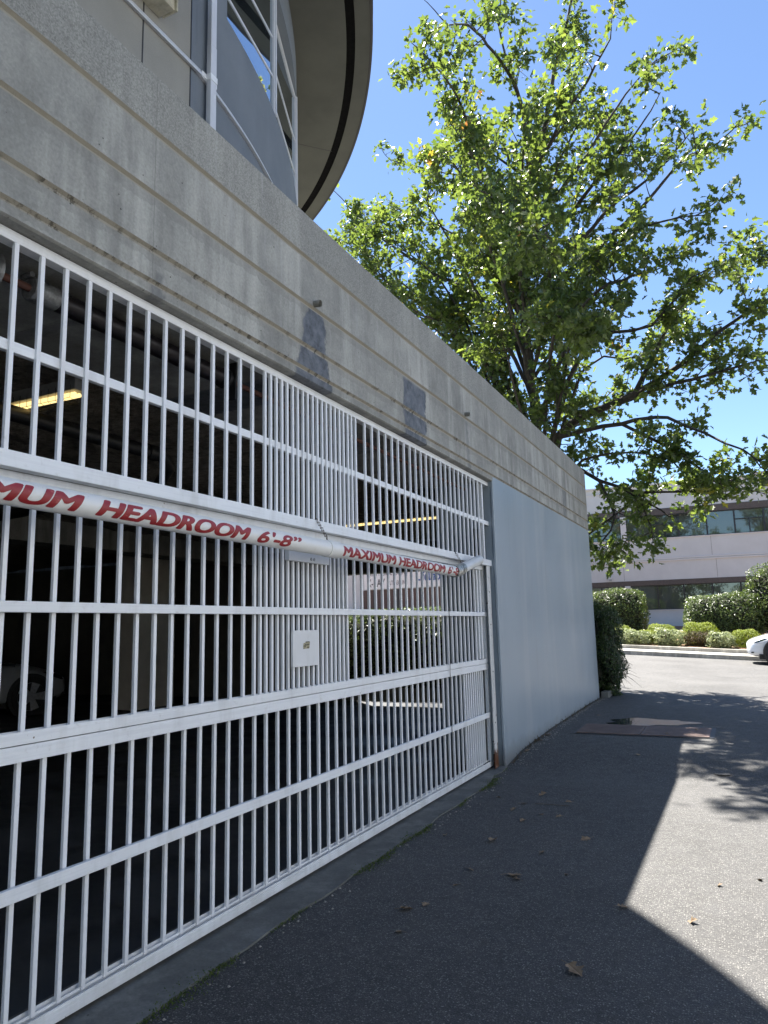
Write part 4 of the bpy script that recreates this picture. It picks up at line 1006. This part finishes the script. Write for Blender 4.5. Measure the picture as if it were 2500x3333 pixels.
def row(z0, z1, slid):
    k = 0
    for a, b in zip(mull[:-1], mull[1:]):
        if a is None or b is None: continue
        fr = MB(); t = .035
        q = lambda x0, x1, zz0, zz1, y0=.03: fr.box(x0+5, x1+5, y0, .20, zz0-zo, zz1-zo)
        q(a, a+t, z0, z1); q(b-t, b, z0, z1); q(a+t, b-t, z1-t, z1); q(a+t, b-t, z0, z0+t)
        if slid and k % 3 == 1:
            zm = z0 + (z1-z0)*.60; q(a+t, b-t, zm-.02, zm+.02); q((a+b)/2-.02, (a+b)/2+.02, z0+t, zm-.02)
        wi = fbp(fr, 'window', MFRAME)
        MB().add([(a+5,.12,z0-zo),(b+5,.12,z0-zo),(b+5,.12,z1-zo),(a+5,.12,z1-zo)], [(0,1,2,3)])
        gl = MB(); gl.add([(a+5,.12,z0-zo),(b+5,.12,z0-zo),(b+5,.12,z1-zo),(a+5,.12,z1-zo)], [(0,1,2,3)])
        gl.build('pane', GLASS_FAR, wi); k += 1
row(5.40, 6.55, True); row(1.93, 3.12, False)
for x, z0, z1 in ((-5.12,3.38,4.26), (-.9,3.38,4.26), (3.4,3.38,4.26), (-1.05,4.44,5.34), (3.4,4.44,5.34)):
    fbp(MB().box(x+5-.006, x+5+.006, -.003, .001, z0-zo, z1-zo), 'panel_joint', BAND)
w = MB().box(-5.86+5, -5.68+5, -.16, 0, 3.42-zo, 3.60-zo); fl = fbp(w, 'wall_light', FARW2); MB().box(-5.84+5, -5.70+5, -.17, -.16, 3.40-zo, 3.50-zo).build('lens', STEEL, fl)

# added building outside the frame, put in to bounce sunlight onto the gate
NB = empty('added_bounce_building', (10.8, -8, 0), 'added pale building outside the view, bouncing sunlight onto the gate', 'building')
w = MB().box(0, 9, -24, 22, -3, 1.0); w.box(0, 9, -24, 22, 2.5, 4.4); w.box(0, 9, -24, 22, 5.9, 9.2); w.box(.3, 9, -24, 22, 1.0, 2.5); w.box(.3, 9, -24, 22, 4.4, 5.9)
w.build('wall', simple('pale_render', (.74,.76,.79), .85, 0, 1, .06), NB)
for zz in (1.0, 4.4):
    for k in range(15):
        y = -23 + 3*k; wi = MB().box(.05, .28, y, y+.06, zz, zz+1.5).box(.05, .28, y+1.74, y+1.8, zz, zz+1.5).build('window', MFRAME, NB)
        gl = MB(); gl.add([(.2,y,zz),(.2,y+1.8,zz),(.2,y+1.8,zz+1.5),(.2,y,zz+1.5)], [(0,1,2,3)]); gl.build('pane', GLASS_FAR, wi)

# clinic building seen through the garage
CB = empty('clinic_building', (0,0,0), 'pale building with black and blue lettered signs seen through the gate', 'building')
yb = 34.0
w = MB().box(-30, -9.5, yb, yb+8, 0, 6.5); w.build('wall', simple('pale_clinic_wall', (.52,.52,.51), .8, 0, 1, .06), CB)
w = MB().box(-17.6, -10, yb-.06, yb-.002, 1.0, 3.30); w.build('dark_front', BRICKD, CB)
for x in (-17.0, -15.7, -14.4, -12.6, -11.2): MB().box(x, x+.12, yb-.09, yb-.061, 1.0, 3.30).build('mullion', MFRAME, CB)
s1 = MB().box(-17.5, -14.9, yb-.12, yb-.062, 3.34, 4.55).build('sign_panel', SIGNW, CB)
flat_text('VALLEY MEDICAL IMAGING', -17.35, -15.05, 4.02, 4.24, yb-.125, s1, TEXTD, .0)
flat_text('X-RAY', -17.35, -16.3, 3.46, 3.86, yb-.125, s1, TEXTD, .01)
flat_text('ULTRASOUND', -16.15, -15.05, 3.52, 3.74, yb-.125, s1, TEXTD, .0)
s2 = MB().box(-14.75, -12.9, yb-.12, yb-.062, 3.34, 4.45).build('sign_panel', SIGNW, CB)
flat_text('LifeLabs', -14.55, -13.1, 3.66, 4.12, yb-.125, s2, TEXTB, .02)

# ------------------------------------------------------------------ things on the ground
def cover(x0, x1, y0, y1, lab):
    zf = lambda x, y: gz(x, y) + .014
    m = MB(); c = [(x0,y0),(x1,y0),(x1,y1),(x0,y1)]
    m.add([(x,y,zf(x,y)) for x,y in c] + [(x,y,zf(x,y)-.05) for x,y in c], [(0,1,2,3),(0,1,5,4),(1,2,6,5),(2,3,7,6),(3,0,4,7)])
    for k in range(1, 9):
        yy = y0 + (y1-y0)*k/9; m.add([(x0+.03,yy-.01,zf(x0+.03,yy)+.003),(x1-.03,yy-.01,zf(x1-.03,yy)+.003),(x1-.03,yy+.01,zf(x1-.03,yy)+.003),(x0+.03,yy+.01,zf(x0+.03,yy)+.003)], [(0,1,2,3)])
    return tag(m.build('access_cover', COVERM), lab, 'metal cover', 'red brown metal covers in the driveway')
cover(-1.90, -1.185, 9.09, 9.74, 'red brown metal access cover plate on the side nearest the wall')
cover(-1.172, -.45, 9.09, 9.74, 'red brown metal access cover plate on the side farthest from the wall')
m = MB(); c = [(-1.93,9.045),(-.40,9.045),(-.40,9.78),(-1.93,9.78)]; m.add([(x,y,gz(x,y)+.006) for x,y in c], [(0,1,2,3)])
tag(m.build('cover_frame', DARKM), 'dark gap frame around the pair of red brown cover plates', 'frame')
m = MB(); zc = gz(-.29,7.57); pts = [(-.29+.075*math.cos(a), 7.57+.075*math.sin(a), zc+.002) for a in lin(0, 2*math.pi, 28)]; m.tube(pts, .002, 6, caps=False)
m.add([(-.29+.072*math.cos(a), 7.57+.072*math.sin(a), zc+.0015) for a in lin(0, 2*math.pi, 28)[:-1]], [tuple(range(28))])
tag(m.build('utility_cap', A_DRIVE), 'small round utility cap set flush in the sunlit asphalt', 'utility cap')
PUD = Mat('puddle_water', (.03,.035,.04), .03, spec=.8); PUD.bump(PUD.noise(6,3), .05, .01); PUD = PUD.m
m = MB(); rr = random.Random(3); n = 44; cx, cy = -1.20, 10.12
ring = []
for i in range(n):
    a = 2*math.pi*i/n; k = 1 + .16*math.sin(3*a+1) + .10*math.sin(7*a) + rr.uniform(-.05,.05)
    ring.append((cx + .50*k*math.cos(a) + .10*math.sin(a), cy + .34*k*math.sin(a)))
m.add([(x, y, gz(cx,cy)+.004+ (gz(x,y)-gz(cx,cy))*1.0) for x, y in ring], [tuple(range(n))])
tag(m.build('puddle', PUD), 'shallow puddle reflecting the sky behind the metal covers', 'puddle')
m = MB(); m.tube([(-1.62,6.02,.006),(-1.5,6.0,.012),(-1.35,6.03,.006)], .003, 5); tag(m.build('twig', BARKL), 'thin straight twig lying on the shaded asphalt', 'twig')
# fallen leaves
spots = [(-.751,3.272,1.15),(-1.301,4.316,1.1),(-1.626,4.922,1.15),(-1.067,5.175,.95),(-2.20,8.474,1.3),(-2.19,8.87,1.3),(-1.634,6.348,1),(-1.389,6.177,.7),(-1.259,4.795,.7),(-1.703,5.997,.7),(-1.725,5.775,.8),(-1.602,3.721,.7),(-1.666,3.621,.9),(-1.586,3.358,.6),(-.341,3.984,.75),(-.244,4.562,.6),(-.673,4.052,.7),(-1.075,8.011,.8),(-1.575,5.483,.7),(-1.56,4.05,.5),(-1.566,4.319,.5),(-.043,4.732,.5),(-1.277,4.255,.6),(-1.492,5.711,.6),(-1.357,5.689,.6),(-1.033,4.443,.5),(-1.965,4.939,.6),(-1.958,6.144,.6),(-2.19,7.95,.8),(-.9,9.2,.7),(-.6,9.5,.7),(-1.9,10.6,.7)]
lab = {0:'largest curled tan oak leaf, alone on the asphalt nearest the camera', 1:'upturned pale dry oak leaf in the middle of the shaded asphalt', 2:'flat tan oak leaf lying left of the upturned one', 3:'tan oak leaf nearest the shadow edge on the shaded asphalt', 4:'pale dry leaf against the foot of the painted wall, nearer the gate', 5:'pale dry leaf against the foot of the painted wall, farther from the gate', 14:'dark curled leaf on the sunlit asphalt, nearer the camera', 15:'small dark leaf on the sunlit asphalt, farther from the camera'}
def dry_leaf_mesh(seed):
    r = random.Random(seed); m = MB(); L_ = .085
    pts = [(x, y) for x, y in OAK_R] + [(-x, y) for x, y in OAK_R[-2:0:-1]]
    ctr = [(0, y) for y in (0, .3, .6, 1.0)]
    c1, c2 = r.uniform(.2,.9), r.uniform(-.6,.9)
    z = lambda x, y: (abs(x)*c1*.7 + c2*.35*(y-.5)**2 + .03*math.sin(9*y+seed))*L_ + .003
    for s in (1, -1):
        q = [(s*x*L_*1.05, (y-.5)*L_, z(x, y)) for x, y in OAK_R]
        m.add(q, [tuple(range(len(q)))])
    m.tube([(0,-.5*L_,z(0,0)), (.006,-.5*L_-.03,.004)], .0012, 4, caps=False)
    return m.mesh('fallen_leaf')
lms = [dry_leaf_mesh(k) for k in range(4)]
for me in lms: me.materials.append(DRYLEAF)
rr = random.Random(21)
for i, (x, y, s) in enumerate(spots):
    o = bpy.data.objects.new('fallen_leaf', lms[i % 4]); COL.objects.link(o); o.location = (x, y, gz(x, y)+.001 + (.012 if i in (29, 30) else 0)); o.scale = (s,)*3
    o.rotation_euler = (rr.uniform(-.25,.25), rr.uniform(-.25,.25), rr.uniform(0, 6.28))
    if i in (14, 15, 21): o.rotation_euler[0] = .6
    tag(o, lab.get(i, 'dry brown leaf lying on the metal cover plates' if i in (29, 30) else 'small dark leaf speck on the sunlit asphalt at the right edge' if i == 21 else 'small dry brown leaf on the driveway asphalt inside the wall shadow'), 'leaf', 'fallen leaves on the driveway')
# moss along the joint, grit and weeds at the wall foot
n = 9000; ys_ = rng.uniform(1.2, 7.35, n); gate = (np.sin(ys_*3.1)+np.sin(ys_*7.7+1)+rng.normal(0,.5,n)) > .25; ys_ = ys_[gate]; n = len(ys_)
wdt = .010 + .013*np.clip(np.sin(ys_*3.1)+np.sin(ys_*7.7+1), 0, 2)
P = np.stack([np.array([xo(y) for y in ys_]) + rng.normal(0,1,n)*wdt + .012, ys_, np.full(n, .004)], 1)
o = leaf_mesh('moss', P, rdir(n)*.6+np.array([0,0,.2]), rdir(n)*.8+np.array([0,0,1.0]), rng.uniform(.005,.014,n), rng.random(n)*.9, OVAL, MOSS, fold=.1, wid=1.1)
tag(o, kind='stuff', label='patchy green moss growing in the joint between apron and asphalt', cat='moss')
n = 260; ys_ = 7.5 + 5.2*rng.random(n)**1.0
P = np.stack([np.full(n, -2.235)+rng.random(n)*.03, ys_, np.array([gz(-2.2, y) for y in ys_])], 1)
o = leaf_mesh('grass', P, rdir(n), rdir(n)*.5+np.array([.1,0,1.0]), rng.uniform(.02,.06,n), rng.random(n)*.9, OVAL, LEAF_BRN, fold=.1, wid=.3)
tag(o, kind='stuff', label='sparse dry grass at the foot of the painted wall', cat='grass')
n = 260; P = np.stack([-2.31+rng.normal(0,.02,n), 7.0+rng.normal(0,.045,n)-.25, np.full(n,.01)], 1)
m = MB(); rr = random.Random(5)
for _ in range(700):
    y = rr.uniform(7.45, 12.7) if rr.random() < .6 else rr.uniform(1.5, 9); x = (-2.22 + abs(rr.gauss(0,.06))) if y > 7.45 else xo(y) + rr.gauss(.03,.05)
    s = rr.uniform(.002,.008); z = gz(x, y); m.add([(x-s,y-s*.6,z),(x+s*.8,y-s,z),(x+s,y+s,z),(x-s*.7,y+s*.8,z),(x,y,z+s*1.1)], [(0,1,4),(1,2,4),(2,3,4),(3,0,4)])
tag(m.build('gravel', simple('grit', (.26,.24,.21), .9)), kind='stuff', label='loose grit and tiny stones along the wall foot and joint', cat='gravel')
print('leaves', NLEAF, 'bars', len(yu), len(ylw), len(ys))
